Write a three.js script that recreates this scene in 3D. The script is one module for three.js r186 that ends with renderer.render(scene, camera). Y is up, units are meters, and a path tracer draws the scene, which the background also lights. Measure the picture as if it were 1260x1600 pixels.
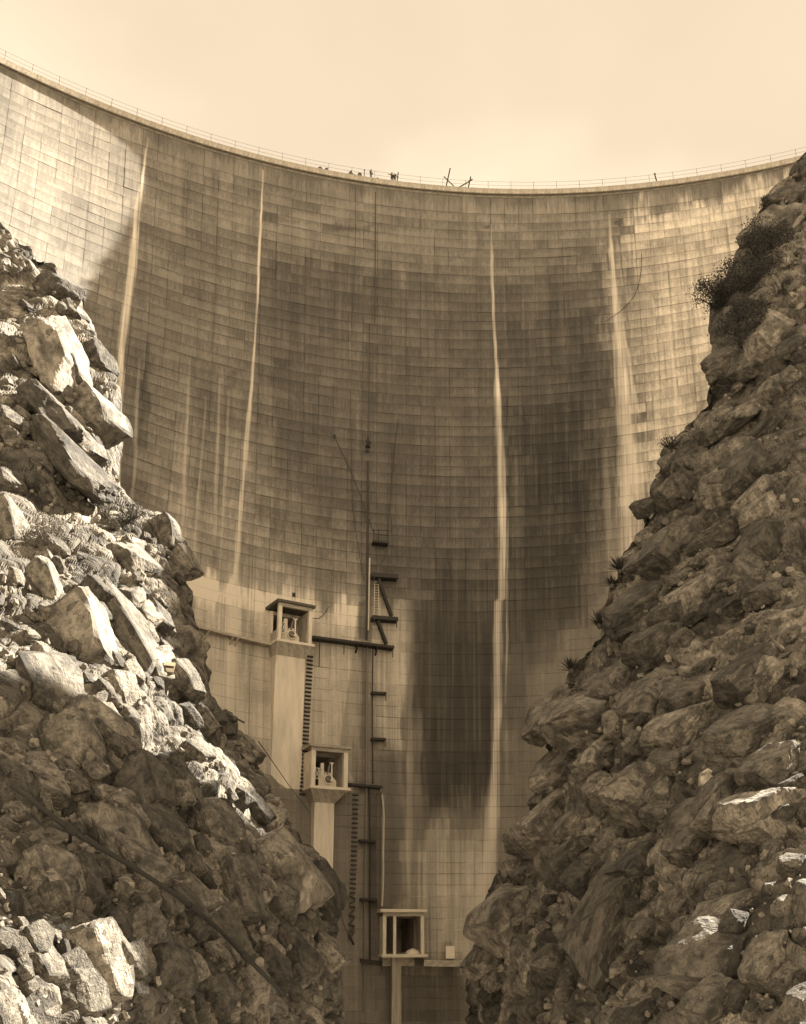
import * as THREE from 'three';
import { mergeGeometries } from 'three/addons/utils/BufferGeometryUtils.js';
import { MarchingCubes } from 'three/addons/objects/MarchingCubes.js';

// ------------------------------------------------------------------ camera, sky, sun, exposure
const F = 1500, TILT = THREE.MathUtils.degToRad(18), PX = 630, PY = 993;   // a plate camera: tilted 18 degrees up, with a rising front
const scene = new THREE.Scene();
const camera = new THREE.PerspectiveCamera(2 * Math.atan(PY / F) * 180 / Math.PI, 1260 / (2 * PY), 0.5, 3000);
camera.setViewOffset(1260, 2 * PY, 0, 0, 1260, 1600);
camera.rotation.x = TILT;
camera.updateProjectionMatrix(); camera.updateMatrixWorld();

const renderer = new THREE.WebGLRenderer({ antialias: true });
renderer.toneMapping = THREE.LinearToneMapping;
renderer.toneMappingExposure = 7.5;
renderer.shadowMap.enabled = true;

const sunDir = new THREE.Vector3(0.662, 0.649, -0.374).normalize();
const sun = new THREE.DirectionalLight(new THREE.Color().setRGB(1.0, 0.90, 0.74), 5.0);
sun.position.copy(sunDir).multiplyScalar(400).add(new THREE.Vector3(0, 40, -70));
sun.target.position.set(0, 40, -70);
sun.castShadow = true; sun.shadow.radius = 1.5; sun.shadow.mapSize.set(4096, 4096);
Object.assign(sun.shadow.camera, { left: -150, right: 150, top: 150, bottom: -150, near: 50, far: 900 });
scene.add(sun, sun.target);

// ------------------------------------------------------------------ noise
const fr = (v) => v - Math.floor(v);
function h3(i, j, k) {
  let n = Math.imul(i | 0, 374761393) ^ Math.imul(j | 0, 668265263) ^ Math.imul(k | 0, 2147483647 - 1640531527);
  n = Math.imul(n ^ (n >>> 13), 1274126177); n = Math.imul(n ^ (n >>> 16), 2246822519 | 0);
  return ((n ^ (n >>> 15)) >>> 0) / 4294967296;
}
function rng(seed) { let s = seed >>> 0; return () => { s = (s + 0x6D2B79F5) | 0; let t = Math.imul(s ^ (s >>> 15), 1 | s); t = (t + Math.imul(t ^ (t >>> 7), 61 | t)) ^ t; return ((t ^ (t >>> 14)) >>> 0) / 4294967296; }; }
const sm = (t) => t * t * (3 - 2 * t), lerp = (a, b, t) => a + (b - a) * t, clamp = (v, a, b) => v < a ? a : v > b ? b : v;
const sstep = (a, b, v) => sm(clamp((v - a) / (b - a), 0, 1));
function vn2(x, y, s = 0) {
  const i = Math.floor(x), j = Math.floor(y), u = sm(x - i), v = sm(y - j);
  return lerp(lerp(h3(i, j, s), h3(i + 1, j, s), u), lerp(h3(i, j + 1, s), h3(i + 1, j + 1, s), u), v);
}
function vn3(x, y, z) {
  const i = Math.floor(x), j = Math.floor(y), k = Math.floor(z), u = sm(x - i), v = sm(y - j), w = sm(z - k);
  const a = lerp(lerp(h3(i, j, k), h3(i + 1, j, k), u), lerp(h3(i, j + 1, k), h3(i + 1, j + 1, k), u), v);
  const b = lerp(lerp(h3(i, j, k + 1), h3(i + 1, j, k + 1), u), lerp(h3(i, j + 1, k + 1), h3(i + 1, j + 1, k + 1), u), v);
  return lerp(a, b, w);
}
const fbm3 = (x, y, z, o = 4) => { let s = 0, a = 0.5, t = 0; for (let q = 0; q < o; q++) { s += a * vn3(x, y, z); t += a; x = x * 2.03 + 7.1; y = y * 2.03 + 3.7; z = z * 2.03 + 1.3; a *= 0.5; } return s / t; };
const fbm2 = (x, y, s = 0, o = 4) => { let r = 0, a = 0.5, t = 0; for (let q = 0; q < o; q++) { r += a * vn2(x, y, s + q); t += a; x = x * 2.03 + 7.1; y = y * 2.03 + 3.7; a *= 0.5; } return r / t; };

// ------------------------------------------------------------------ sky: thin bright cloud over the whole dome
{
  const W = 1024, H = 512, d = new Float32Array(W * H * 4);
  for (let j = 0; j < H; j++) {
    const el = (j + 0.5) / H * Math.PI - Math.PI / 2;
    for (let i = 0; i < W; i++) {
      const az = (i + 0.5) / W * Math.PI * 2, x = Math.cos(el) * Math.cos(az), y = Math.sin(el), z = Math.cos(el) * Math.sin(az);
      let L;
      const c = fbm3(x * 2.2 + 4, y * 4.0 + 1, z * 2.2 + 9, 5);
      L = 0.143 + 0.05 * (sstep(0.36, 0.66, c) - 0.35) + 0.012 * (fbm3(x * 9, y * 14, z * 9, 3) - 0.5);
      const o = (j * W + i) * 4;
      if (y < -0.03) L = 0.02;
      d[o] = L * 1.0; d[o + 1] = L * 0.805; d[o + 2] = L * 0.57; d[o + 3] = 1;
    }
  }
  const sky = new THREE.DataTexture(d, W, H, THREE.RGBAFormat, THREE.FloatType);
  sky.mapping = THREE.EquirectangularReflectionMapping; sky.magFilter = THREE.LinearFilter; sky.minFilter = THREE.LinearFilter; sky.needsUpdate = true;
  scene.background = sky; scene.environment = sky;
}

// ------------------------------------------------------------------ pixels, rays and the dam's downstream face
const CT = Math.cos(TILT), ST = Math.sin(TILT);
function ray(px, py) { const x = (px - PX) / F, y = (PY - py) / F; return new THREE.Vector3(x, y * CT + ST, -(CT - y * ST)); }   // times axial depth = point
function proj(p) { const d = p.y * ST - p.z * CT, up = p.y * CT + p.z * ST; return [PX + F * p.x / d, PY - F * up / d, d]; }
const at = (px, py, d) => ray(px, py).multiplyScalar(d);
function curve(xs, ys) {          // smooth curve through knots
  const n = xs.length, m = ys.map((_, i) => i === 0 ? (ys[1] - ys[0]) / (xs[1] - xs[0]) : i === n - 1 ? (ys[n - 1] - ys[n - 2]) / (xs[n - 1] - xs[n - 2]) : 0.5 * ((ys[i + 1] - ys[i]) / (xs[i + 1] - xs[i]) + (ys[i] - ys[i - 1]) / (xs[i] - xs[i - 1])));
  return (x) => {
    let i = 0; while (i < n - 2 && x > xs[i + 1]) i++;
    const h = xs[i + 1] - xs[i], t = (x - xs[i]) / h, t2 = t * t, t3 = t2 * t;
    if (t < 0) return ys[0] + m[0] * (x - xs[0]);
    if (t > 1) return ys[n - 1] + m[n - 1] * (x - xs[n - 1]);
    return (2 * t3 - 3 * t2 + 1) * ys[i] + (t3 - 2 * t2 + t) * h * m[i] + (3 * t2 - 2 * t3) * ys[i + 1] + (t3 - t2) * h * m[i + 1];
  };
}
const HC = 115;                                          // the crest's height over the camera
const KH = [-20, 0, 38, 75, 115];
const fR = curve(KH, [27, 31, 45, 78, 128.3]), fX = curve(KH, [4, 5, 8.5, 10, 19.7]), fZ = curve(KH, [-107, -108, -112, -117, -124.26]);
function faceZ(h, x) {
  const R = fR(h), q = x - fX(h), c = 0.94 * R, zc = fZ(h) + R;
  if (Math.abs(q) <= c) return zc - Math.sqrt(R * R - q * q);
  const s = Math.sqrt(R * R - c * c); return zc - s + (Math.abs(q) - c) * c / s;
}
function faceN(h, x) {                                   // horizontal outward normal
  const R = fR(h), q = clamp(x - fX(h), -0.94 * R, 0.94 * R);
  return new THREE.Vector3(-q / R, 0, Math.sqrt(1 - q * q / R / R));
}
const taper = (h) => 1 - 0.0024 * (HC - h);              // the contraction joints close up towards the foot
function pixToFace(px, py) {
  const r = ray(px, py); let a = 55, b = 55;
  const g = (d) => r.z * d - faceZ(r.y * d, r.x * d);
  while (b < 260 && g(b) > 0) { a = b; b += 2; }
  for (let i = 0; i < 40; i++) { const m = (a + b) / 2; if (g(m) > 0) a = m; else b = m; }
  const p = r.clone().multiplyScalar(a); p.depth = a; return p;
}
function pixToSH(px, py) { const p = pixToFace(px, py); return [p.x / taper(p.y), p.y]; }
// lifts: heights of the construction joints
const LIFTS = []; { let h = -12; while (h < 113.7) { LIFTS.push(h); h += 1.15 + 0.9 * Math.max(h, 0) / HC; } LIFTS[LIFTS.length - 1] = 113.7; }
const RC = 128.3, XC = 19.7;
const sOf = (th) => XC + RC * Math.sin(th);
const TH0 = -0.607, DTH = 0.1405;                        // angles of the contraction joints on the crest arc
const NB = 8, PB = 8;                                    // blocks, panels across a block
const COLS = []; for (let i = -4; i <= NB * PB + 4; i++) COLS.push(sOf(TH0 + DTH * i / PB));
// ------------------------------------------------------------------ helpers for things
const used = {};
function numbered(n) { used[n] = (used[n] ?? -1) + 1; return used[n] ? n + '_' + String(used[n]).padStart(3, '0') : n; }
const shade = (o) => { o.castShadow = true; o.receiveShadow = true; return o; };
function tag(o, label, category, group, kind) { if (label) o.userData.label = label; if (category) o.userData.category = category; if (group) o.userData.group = group; if (kind) o.userData.kind = kind; return o; }
function base(name, label, category, pos, turn = 0, group) { const g = new THREE.Group(); g.name = numbered(name); if (pos) g.position.copy(pos); g.rotation.y = turn; scene.add(g); return tag(g, label, category, group); }
function part(name, geo, mat, parent = scene) { const m = shade(new THREE.Mesh(geo, mat)); m.name = parent === scene ? numbered(name) : name; parent.add(m); return m; }
const B = (x0, x1, y0, y1, z0, z1) => { const g = new THREE.BoxGeometry(x1 - x0, y1 - y0, z1 - z0); g.translate((x0 + x1) / 2, (y0 + y1) / 2, (z0 + z1) / 2); return g; };
const V = (x, y, z) => new THREE.Vector3(x, y, z);
function bar(a, b, r, seg = 6) { const d = b.clone().sub(a), g = new THREE.CylinderGeometry(r, r, d.length(), seg); g.applyQuaternion(new THREE.Quaternion().setFromUnitVectors(V(0, 1, 0), d.clone().normalize())); const m = a.clone().add(b).multiplyScalar(0.5); g.translate(m.x, m.y, m.z); return g; }
function plank(a, b, w, t) { const d = b.clone().sub(a), g = new THREE.BoxGeometry(w, d.length(), t); g.applyQuaternion(new THREE.Quaternion().setFromUnitVectors(V(0, 1, 0), d.clone().normalize())); const m = a.clone().add(b).multiplyScalar(0.5); g.translate(m.x, m.y, m.z); return g; }
function tube(pts, r, seg = 40, rad = 6) { return new THREE.TubeGeometry(new THREE.CatmullRomCurve3(pts), seg, r, rad, false); }
const merge = (a) => mergeGeometries(a.map((g) => { const q = g.index ? g.toNonIndexed() : g; for (const k of Object.keys(q.attributes)) if (!['position', 'normal', 'uv'].includes(k)) q.deleteAttribute(k); return q; }));

// ------------------------------------------------------------------ textures and materials (toned like the print: warm greys)
const tone = (L) => [L, L * 0.89, L * 0.73];
function dataTex(w, h, f, srgb, rep) {
  const d = new Uint8Array(w * h * 4);
  for (let j = 0; j < h; j++) for (let i = 0; i < w; i++) { const c = f(i, j), o = (j * w + i) * 4; d[o] = c[0]; d[o + 1] = c[1]; d[o + 2] = c[2]; d[o + 3] = 255; }
  const t = new THREE.DataTexture(d, w, h); t.magFilter = THREE.LinearFilter; t.minFilter = THREE.LinearMipmapLinearFilter; t.generateMipmaps = true; t.wrapS = t.wrapT = THREE.RepeatWrapping;
  if (srgb) t.colorSpace = THREE.SRGBColorSpace; if (rep) t.repeat.set(rep, rep); t.needsUpdate = true; return t;
}
const enc = (l) => 255 * clamp(l <= 0.0031308 ? 12.92 * l : 1.055 * Math.pow(l, 1 / 2.4) - 0.055, 0, 1);
function pn(x, y, p, s) { const i = Math.floor(x), j = Math.floor(y), u = sm(x - i), v = sm(y - j), w = (a) => ((a % p) + p) % p; return lerp(lerp(h3(w(i), w(j), s), h3(w(i + 1), w(j), s), u), lerp(h3(w(i), w(j + 1), s), h3(w(i + 1), w(j + 1), s), u), v); }
const rockBump = dataTex(1024, 1024, (i, j) => { let s = 0, a = 0.5, p = 12; for (let q = 0; q < 6; q++) { const n = pn(i / 1024 * p, j / 1024 * p, p, 40 + q); s += a * (q < 4 ? 1 - Math.abs(2 * n - 1) : n); a *= 0.56; p *= 2; } const v = clamp(s * 235, 0, 255); return [v, v, v]; });
const concBump = dataTex(512, 512, (i, j) => { let s = 0, a = 0.5, p = 8; for (let q = 0; q < 6; q++) { s += a * pn(i / 512 * p, j / 512 * p, p, 60 + q); a *= 0.6; p *= 2; } const bd = 12 * (h3(Math.floor(i / 16), 3, 9) - 0.5); const v = clamp(s * 190 + bd + 20, 0, 255); return [v, v, v]; });
const mat = (L, o = {}) => new THREE.MeshStandardMaterial({ color: o.map ? new THREE.Color(1, 1, 1) : new THREE.Color().setRGB(...tone(L)), roughness: 0.9, ...o });
function mottle(L, v, seed, sx = 1, sy = 1) {        // grainy weathered colour, 2 m a repeat
  return dataTex(256, 256, (i, j) => { let s = 0, a = 0.5, p = 4; for (let q = 0; q < 6; q++) { s += a * pn(i / 256 * p * sx, j / 256 * p * sy, p * Math.max(sx, sy), seed + q); a *= 0.62; p *= 2; } const l = L * (1 + v * (s * 1.25 - 0.72) * 2); return tone(l).map(enc); }, true);
}
const M = {
  concrete: mat(1, { map: mottle(0.40, 0.35, 300, 2, 1), bumpMap: concBump, bumpScale: 0.02 }),
  coping: mat(1, { map: mottle(0.36, 0.45, 320, 3, 1), bumpMap: concBump, bumpScale: 0.03 }),
  pale: mat(1, { map: mottle(0.68, 0.25, 340), bumpMap: concBump, bumpScale: 0.01 }),
  tarWood: mat(0.035, { roughness: 0.85 }), wood: mat(1, { map: mottle(0.09, 0.5, 360, 6, 1), roughness: 0.9 }),
  iron: mat(0.05, { roughness: 0.6, metalness: 0.4 }), paintIron: mat(0.6, { roughness: 0.55 }), greyIron: mat(0.2, { roughness: 0.55, metalness: 0.3 }),
  railIron: mat(0.06, { roughness: 0.95 }), rope: mat(0.05), pipe: mat(0.015, { roughness: 0.95 }), whitePaint: mat(0.82), palewood: mat(0.5),
};

// ------------------------------------------------------------------ the dam
// stains and streaks on the face, with broad light and shade painted in as zones, held in face coordinates (s along the crest arc, h height)
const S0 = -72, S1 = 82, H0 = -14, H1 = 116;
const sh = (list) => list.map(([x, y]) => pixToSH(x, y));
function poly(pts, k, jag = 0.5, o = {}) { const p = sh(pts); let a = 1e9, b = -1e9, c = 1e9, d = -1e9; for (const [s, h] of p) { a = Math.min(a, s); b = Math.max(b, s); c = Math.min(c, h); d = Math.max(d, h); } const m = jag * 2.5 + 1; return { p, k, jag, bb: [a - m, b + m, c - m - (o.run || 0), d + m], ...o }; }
function sdPoly(p, x, y) {   // signed distance, negative inside
  let d = 1e9, inside = false;
  for (let i = 0, j = p.length - 1; i < p.length; j = i++) {
    const ax = p[j][0], ay = p[j][1], ex = p[i][0] - ax, ey = p[i][1] - ay, wx = x - ax, wy = y - ay, t = clamp((wx * ex + wy * ey) / (ex * ex + ey * ey), 0, 1), dx = wx - ex * t, dy = wy - ey * t;
    d = Math.min(d, dx * dx + dy * dy);
    if ((p[i][1] > y) !== (p[j][1] > y) && x < (p[j][0] - p[i][0]) * (y - p[i][1]) / (p[j][1] - p[i][1]) + p[i][0]) inside = !inside;
  }
  return inside ? -Math.sqrt(d) : Math.sqrt(d);
}
const STAINS_AND_LIGHT = [  // stains, plus broad bright and dark zones that paint light into the colour
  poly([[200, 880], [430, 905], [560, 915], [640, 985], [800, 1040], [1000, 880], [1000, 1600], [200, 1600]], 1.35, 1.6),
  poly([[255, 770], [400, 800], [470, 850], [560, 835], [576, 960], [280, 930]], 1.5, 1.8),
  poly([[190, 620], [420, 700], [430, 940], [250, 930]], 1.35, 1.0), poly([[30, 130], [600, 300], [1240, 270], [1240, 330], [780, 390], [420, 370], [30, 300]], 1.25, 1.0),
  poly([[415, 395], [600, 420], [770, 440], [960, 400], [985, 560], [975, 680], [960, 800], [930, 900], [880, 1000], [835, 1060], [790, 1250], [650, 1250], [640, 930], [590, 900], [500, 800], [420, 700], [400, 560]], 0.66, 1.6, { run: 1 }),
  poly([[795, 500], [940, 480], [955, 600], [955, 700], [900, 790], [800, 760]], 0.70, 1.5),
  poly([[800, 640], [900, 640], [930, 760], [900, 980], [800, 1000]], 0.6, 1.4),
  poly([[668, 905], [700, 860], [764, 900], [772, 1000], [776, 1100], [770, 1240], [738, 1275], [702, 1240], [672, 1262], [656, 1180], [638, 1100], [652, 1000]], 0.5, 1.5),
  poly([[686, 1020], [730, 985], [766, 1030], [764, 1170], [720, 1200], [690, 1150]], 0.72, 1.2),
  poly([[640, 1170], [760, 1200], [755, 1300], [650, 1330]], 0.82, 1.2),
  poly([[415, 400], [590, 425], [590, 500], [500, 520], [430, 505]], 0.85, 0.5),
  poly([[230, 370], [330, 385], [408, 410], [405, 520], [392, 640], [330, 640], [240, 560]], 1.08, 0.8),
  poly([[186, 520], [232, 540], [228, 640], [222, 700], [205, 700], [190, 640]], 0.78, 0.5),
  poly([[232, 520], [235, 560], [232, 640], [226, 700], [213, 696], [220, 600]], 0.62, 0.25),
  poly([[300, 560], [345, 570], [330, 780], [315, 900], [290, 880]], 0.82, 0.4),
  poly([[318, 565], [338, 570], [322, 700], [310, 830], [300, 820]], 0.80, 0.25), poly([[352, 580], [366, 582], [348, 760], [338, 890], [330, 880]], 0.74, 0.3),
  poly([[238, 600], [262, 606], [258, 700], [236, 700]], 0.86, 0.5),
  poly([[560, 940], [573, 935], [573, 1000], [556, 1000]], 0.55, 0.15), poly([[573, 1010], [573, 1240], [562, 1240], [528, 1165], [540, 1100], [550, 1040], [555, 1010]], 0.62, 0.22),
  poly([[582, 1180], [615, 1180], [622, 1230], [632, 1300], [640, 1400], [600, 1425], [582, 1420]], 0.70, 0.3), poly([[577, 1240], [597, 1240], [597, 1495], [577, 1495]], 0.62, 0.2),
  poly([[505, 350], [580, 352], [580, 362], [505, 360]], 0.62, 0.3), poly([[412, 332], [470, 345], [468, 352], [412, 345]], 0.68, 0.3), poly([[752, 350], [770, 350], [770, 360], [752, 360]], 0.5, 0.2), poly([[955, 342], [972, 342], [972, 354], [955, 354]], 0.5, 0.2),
  poly([[300, 905], [365, 915], [420, 930], [560, 950], [555, 1240], [300, 1200]], 2.3, 1.3), poly([[270, 700], [300, 700], [300, 920], [280, 900]], 1.2, 0.5),  // lower face lightened in the colour, in place of fill light
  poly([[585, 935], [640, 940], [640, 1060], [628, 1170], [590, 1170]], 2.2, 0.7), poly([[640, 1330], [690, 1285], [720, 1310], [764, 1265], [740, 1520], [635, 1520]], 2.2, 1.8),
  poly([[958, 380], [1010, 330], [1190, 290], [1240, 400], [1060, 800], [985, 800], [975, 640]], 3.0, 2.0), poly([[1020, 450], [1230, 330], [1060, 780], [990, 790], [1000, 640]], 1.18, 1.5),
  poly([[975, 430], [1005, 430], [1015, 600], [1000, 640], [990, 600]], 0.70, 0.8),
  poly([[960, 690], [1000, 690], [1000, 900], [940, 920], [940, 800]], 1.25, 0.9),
  poly([[600, 1500], [720, 1500], [725, 1600], [600, 1600]], 0.6, 0.6), poly([[30, 130], [225, 210], [222, 330], [190, 540], [100, 420], [0, 350]], 1.25, 0.8),  // dark under the lowest ledge, bright at the sunlit end: light painted in
];
function runs(list, k) { return { k, q: list.map(([x, y, w]) => { const p = pixToFace(x, y); return [p.x / taper(p.y), p.y, w * p.depth / F / taper(p.y)]; }) }; }
const RUNS = [                                            // lime bled from the contraction joints
  runs([[232, 215, 2], [224, 270, 3], [216, 320, 7], [208, 400, 9], [198, 480, 11], [190, 540, 10], [186, 640, 6], [185, 780, 5]], 0.95),
  runs([[412, 265, 1.5], [407, 360, 3], [400, 520, 3], [388, 660, 5], [376, 800, 6], [370, 880, 7], [366, 930, 14], [363, 985, 24], [361, 1020, 14], [357, 1070, 26], [352, 1130, 40]], 0.95),
  runs([[768, 350, 2], [769, 440, 4], [774, 540, 5], [779, 640, 9], [784, 740, 12], [786, 850, 12], [784, 935, 10], [779, 940, 10], [778, 1100, 13], [774, 1200, 16], [768, 1300, 19], [760, 1380, 25], [745, 1450, 36]], 0.9),
  runs([[952, 335, 3], [956, 400, 6], [962, 470, 12], [970, 560, 18], [978, 640, 24], [986, 720, 32], [990, 820, 46], [988, 960, 60]], 0.8),
  runs([[968, 470, 2], [985, 580, 5], [992, 620, 7], [1002, 660, 5]], 0.5), runs([[1030, 390, 3], [1036, 450, 4], [1050, 560, 6], [1058, 640, 4]], 0.45), runs([[1072, 380, 3], [1082, 440, 4], [1090, 500, 3]], 0.4),
  runs([[218, 560, 3], [214, 640, 4], [210, 740, 4], [206, 790, 3]], 0.32), runs([[344, 590, 3], [340, 700, 5], [335, 860, 5]], 0.32), runs([[358, 610, 3], [352, 740, 4], [344, 880, 4]], 0.32), runs([[322, 620, 2], [312, 760, 4], [302, 900, 5]], 0.32), runs([[297, 560, 2], [290, 700, 4], [285, 880, 6]], 0.32),
  runs([[600, 1240, 2], [599, 1330, 3], [598, 1415, 3]], 0.7), runs([[586, 1085, 4], [588, 1150, 6]], 0.6), runs([[711, 1390, 2], [710, 1440, 5], [710, 1480, 7]], 0.5), runs([[425, 880, 3], [424, 905, 4]], 0.5),
  runs([[642, 1060, 4], [640, 1180, 8], [640, 1300, 12], [640, 1400, 8]], 0.35), runs([[795, 800, 2], [792, 900, 3], [793, 1000, 3], [790, 1100, 2]], 0.4), runs([[945, 700, 6], [950, 800, 9], [955, 900, 9]], 0.3),
];
function rowOf(h) { let a = 0, b = LIFTS.length - 1; while (b - a > 1) { const m = (a + b) >> 1; if (LIFTS[m] <= h) a = m; else b = m; } return a; }
const WT = 2048;
const faceMap = (() => {
  const W = WT, d = new Uint8Array(W * W * 4), colOf = new Int16Array(W);
  for (let i = 0; i < W; i++) { const s = S0 + (i + 0.5) / W * (S1 - S0); let c = 0; while (c < COLS.length - 1 && COLS[c + 1] < s) c++; colOf[i] = c; }
  const streakA = new Float32Array(W), streakB = new Float32Array(W);
  for (let j = 0; j < W; j++) {
    const h = H0 + (j + 0.5) / W * (H1 - H0), r = rowOf(h), t = clamp((LIFTS[r + 1] - h) / (LIFTS[r + 1] - LIFTS[r]), 0, 1);   // t: 0 at a lift's top, 1 at its foot
    const hr = (LIFTS[r] + LIFTS[r + 1]) / 2, up = sstep(36, 46, h), stainAndLight = STAINS_AND_LIGHT.filter((q) => h > q.bb[2] && h < q.bb[3]);
    const run = []; for (const q of RUNS) { const k = q.q; for (let a = 0; a + 1 < k.length; a++) if (h <= k[a][1] && h > k[a + 1][1]) { const u = (k[a][1] - h) / (k[a][1] - k[a + 1][1]); run.push([lerp(k[a][0], k[a + 1][0], u), lerp(k[a][2], k[a + 1][2], u) / 2, q.k * (0.35 + 0.65 * sstep(0, 9, k[0][1] - h)) * (0.35 + 0.65 * sstep(0, 4, h - k[k.length - 1][1])) * (0.7 + 0.5 * vn2(h * 0.35, k[0][0], 75))]); break; } }
    for (let i = 0; i < W; i++) {
      const s = S0 + (i + 0.5) / W * (S1 - S0), c = colOf[i];
      const st = 0.55 * vn2(s * 1.3, h * 0.035, 11) + 0.3 * vn2(s * 3.7, h * 0.09, 12) + 0.35 * vn2(s * 9, h * 0.3, 13);
      const fine = vn2(s * 7, h * 4, 14) * 0.5 + vn2(s * 15, h * 9, 15) * 0.5, blot = fbm2(s * 0.25, h * 0.3, 20, 4);
      let L = 0.15 * (0.80 + 0.36 * (st - 0.6)) * (0.86 + 0.28 * fine) * (0.75 + 0.5 * blot) / 0.8;
      L *= 1 + (0.20 * up + 0.05) * (h3(c, r, 31) - 0.5) + 0.10 * (h3(7, r, 33) - 0.5);
      // dark ragged streaks hanging under each construction joint
      const len = (0.15 + 0.9 * vn2(s * 0.33, r * 1.7, 41)) * (0.25 + 1.3 * vn2(s * 4.2, r * 3.1, 42) * (0.5 + vn2(s * 10, r, 43)));
      const darkStreak = up * (t < len ? 1 : 0) * (0.4 + 0.6 * vn2(s * 12, r * 5, 44));
      L *= 1 - 0.30 * darkStreak;
      if (t < 0.06 || t > 0.97) L *= up > 0.5 ? 0.55 + 0.5 * vn2(s * 0.5, r * 2.7, 47) : (vn2(s * 0.4, r * 2.3, 45) > 0.55 ? 1.25 : 0.85);
      if (up > 0.5) { const e = Math.min(s - COLS[c], COLS[c + 1] - s); const ln = h3(c, r >> 3, 46) * 0.6 + vn2(s, h * 0.7, 48) * 0.5; if (e < 0.08 && ln > 0.62) L *= 1 - 0.9 * Math.min(ln - 0.45, 0.4); }
      const lim = 0.55 + 0.9 * vn2(s * 5, h * 0.12, 51);
      for (const q of stainAndLight) {
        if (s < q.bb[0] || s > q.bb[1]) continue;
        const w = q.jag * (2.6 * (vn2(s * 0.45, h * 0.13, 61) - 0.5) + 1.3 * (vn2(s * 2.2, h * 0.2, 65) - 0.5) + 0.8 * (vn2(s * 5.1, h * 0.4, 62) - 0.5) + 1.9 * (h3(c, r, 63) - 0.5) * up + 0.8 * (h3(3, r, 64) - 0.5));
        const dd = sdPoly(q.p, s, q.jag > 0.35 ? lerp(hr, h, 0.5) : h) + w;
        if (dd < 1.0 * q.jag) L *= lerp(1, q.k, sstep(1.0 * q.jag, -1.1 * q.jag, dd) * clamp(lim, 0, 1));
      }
      for (const [sx, w, k] of run) { const e = Math.abs(s - sx + 0.10 * (vn2(h * 0.5, sx, 71) - 0.5)) / (w * (0.45 + 0.5 * vn2(s * 6, h * 0.2, 72) + 0.6 * vn2(h * 0.22, sx, 76)) + 0.03); if (e < 1.5) { const a = k * sstep(1.45, 0.3, e) * (0.35 + 0.85 * vn2(s * 8, h * 0.15, 73)); L = lerp(L, 0.64, clamp(a, 0, 1)); } }
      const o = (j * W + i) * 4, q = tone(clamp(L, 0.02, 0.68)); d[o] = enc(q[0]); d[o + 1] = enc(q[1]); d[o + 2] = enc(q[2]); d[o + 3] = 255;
    }
  }
  const tx = new THREE.DataTexture(d, W, W); tx.magFilter = THREE.LinearFilter; tx.minFilter = THREE.LinearMipmapLinearFilter; tx.generateMipmaps = true; tx.colorSpace = THREE.SRGBColorSpace; tx.needsUpdate = true; return tx;
})();
M.face = new THREE.MeshStandardMaterial({ map: faceMap, roughness: 0.93 });

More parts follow.
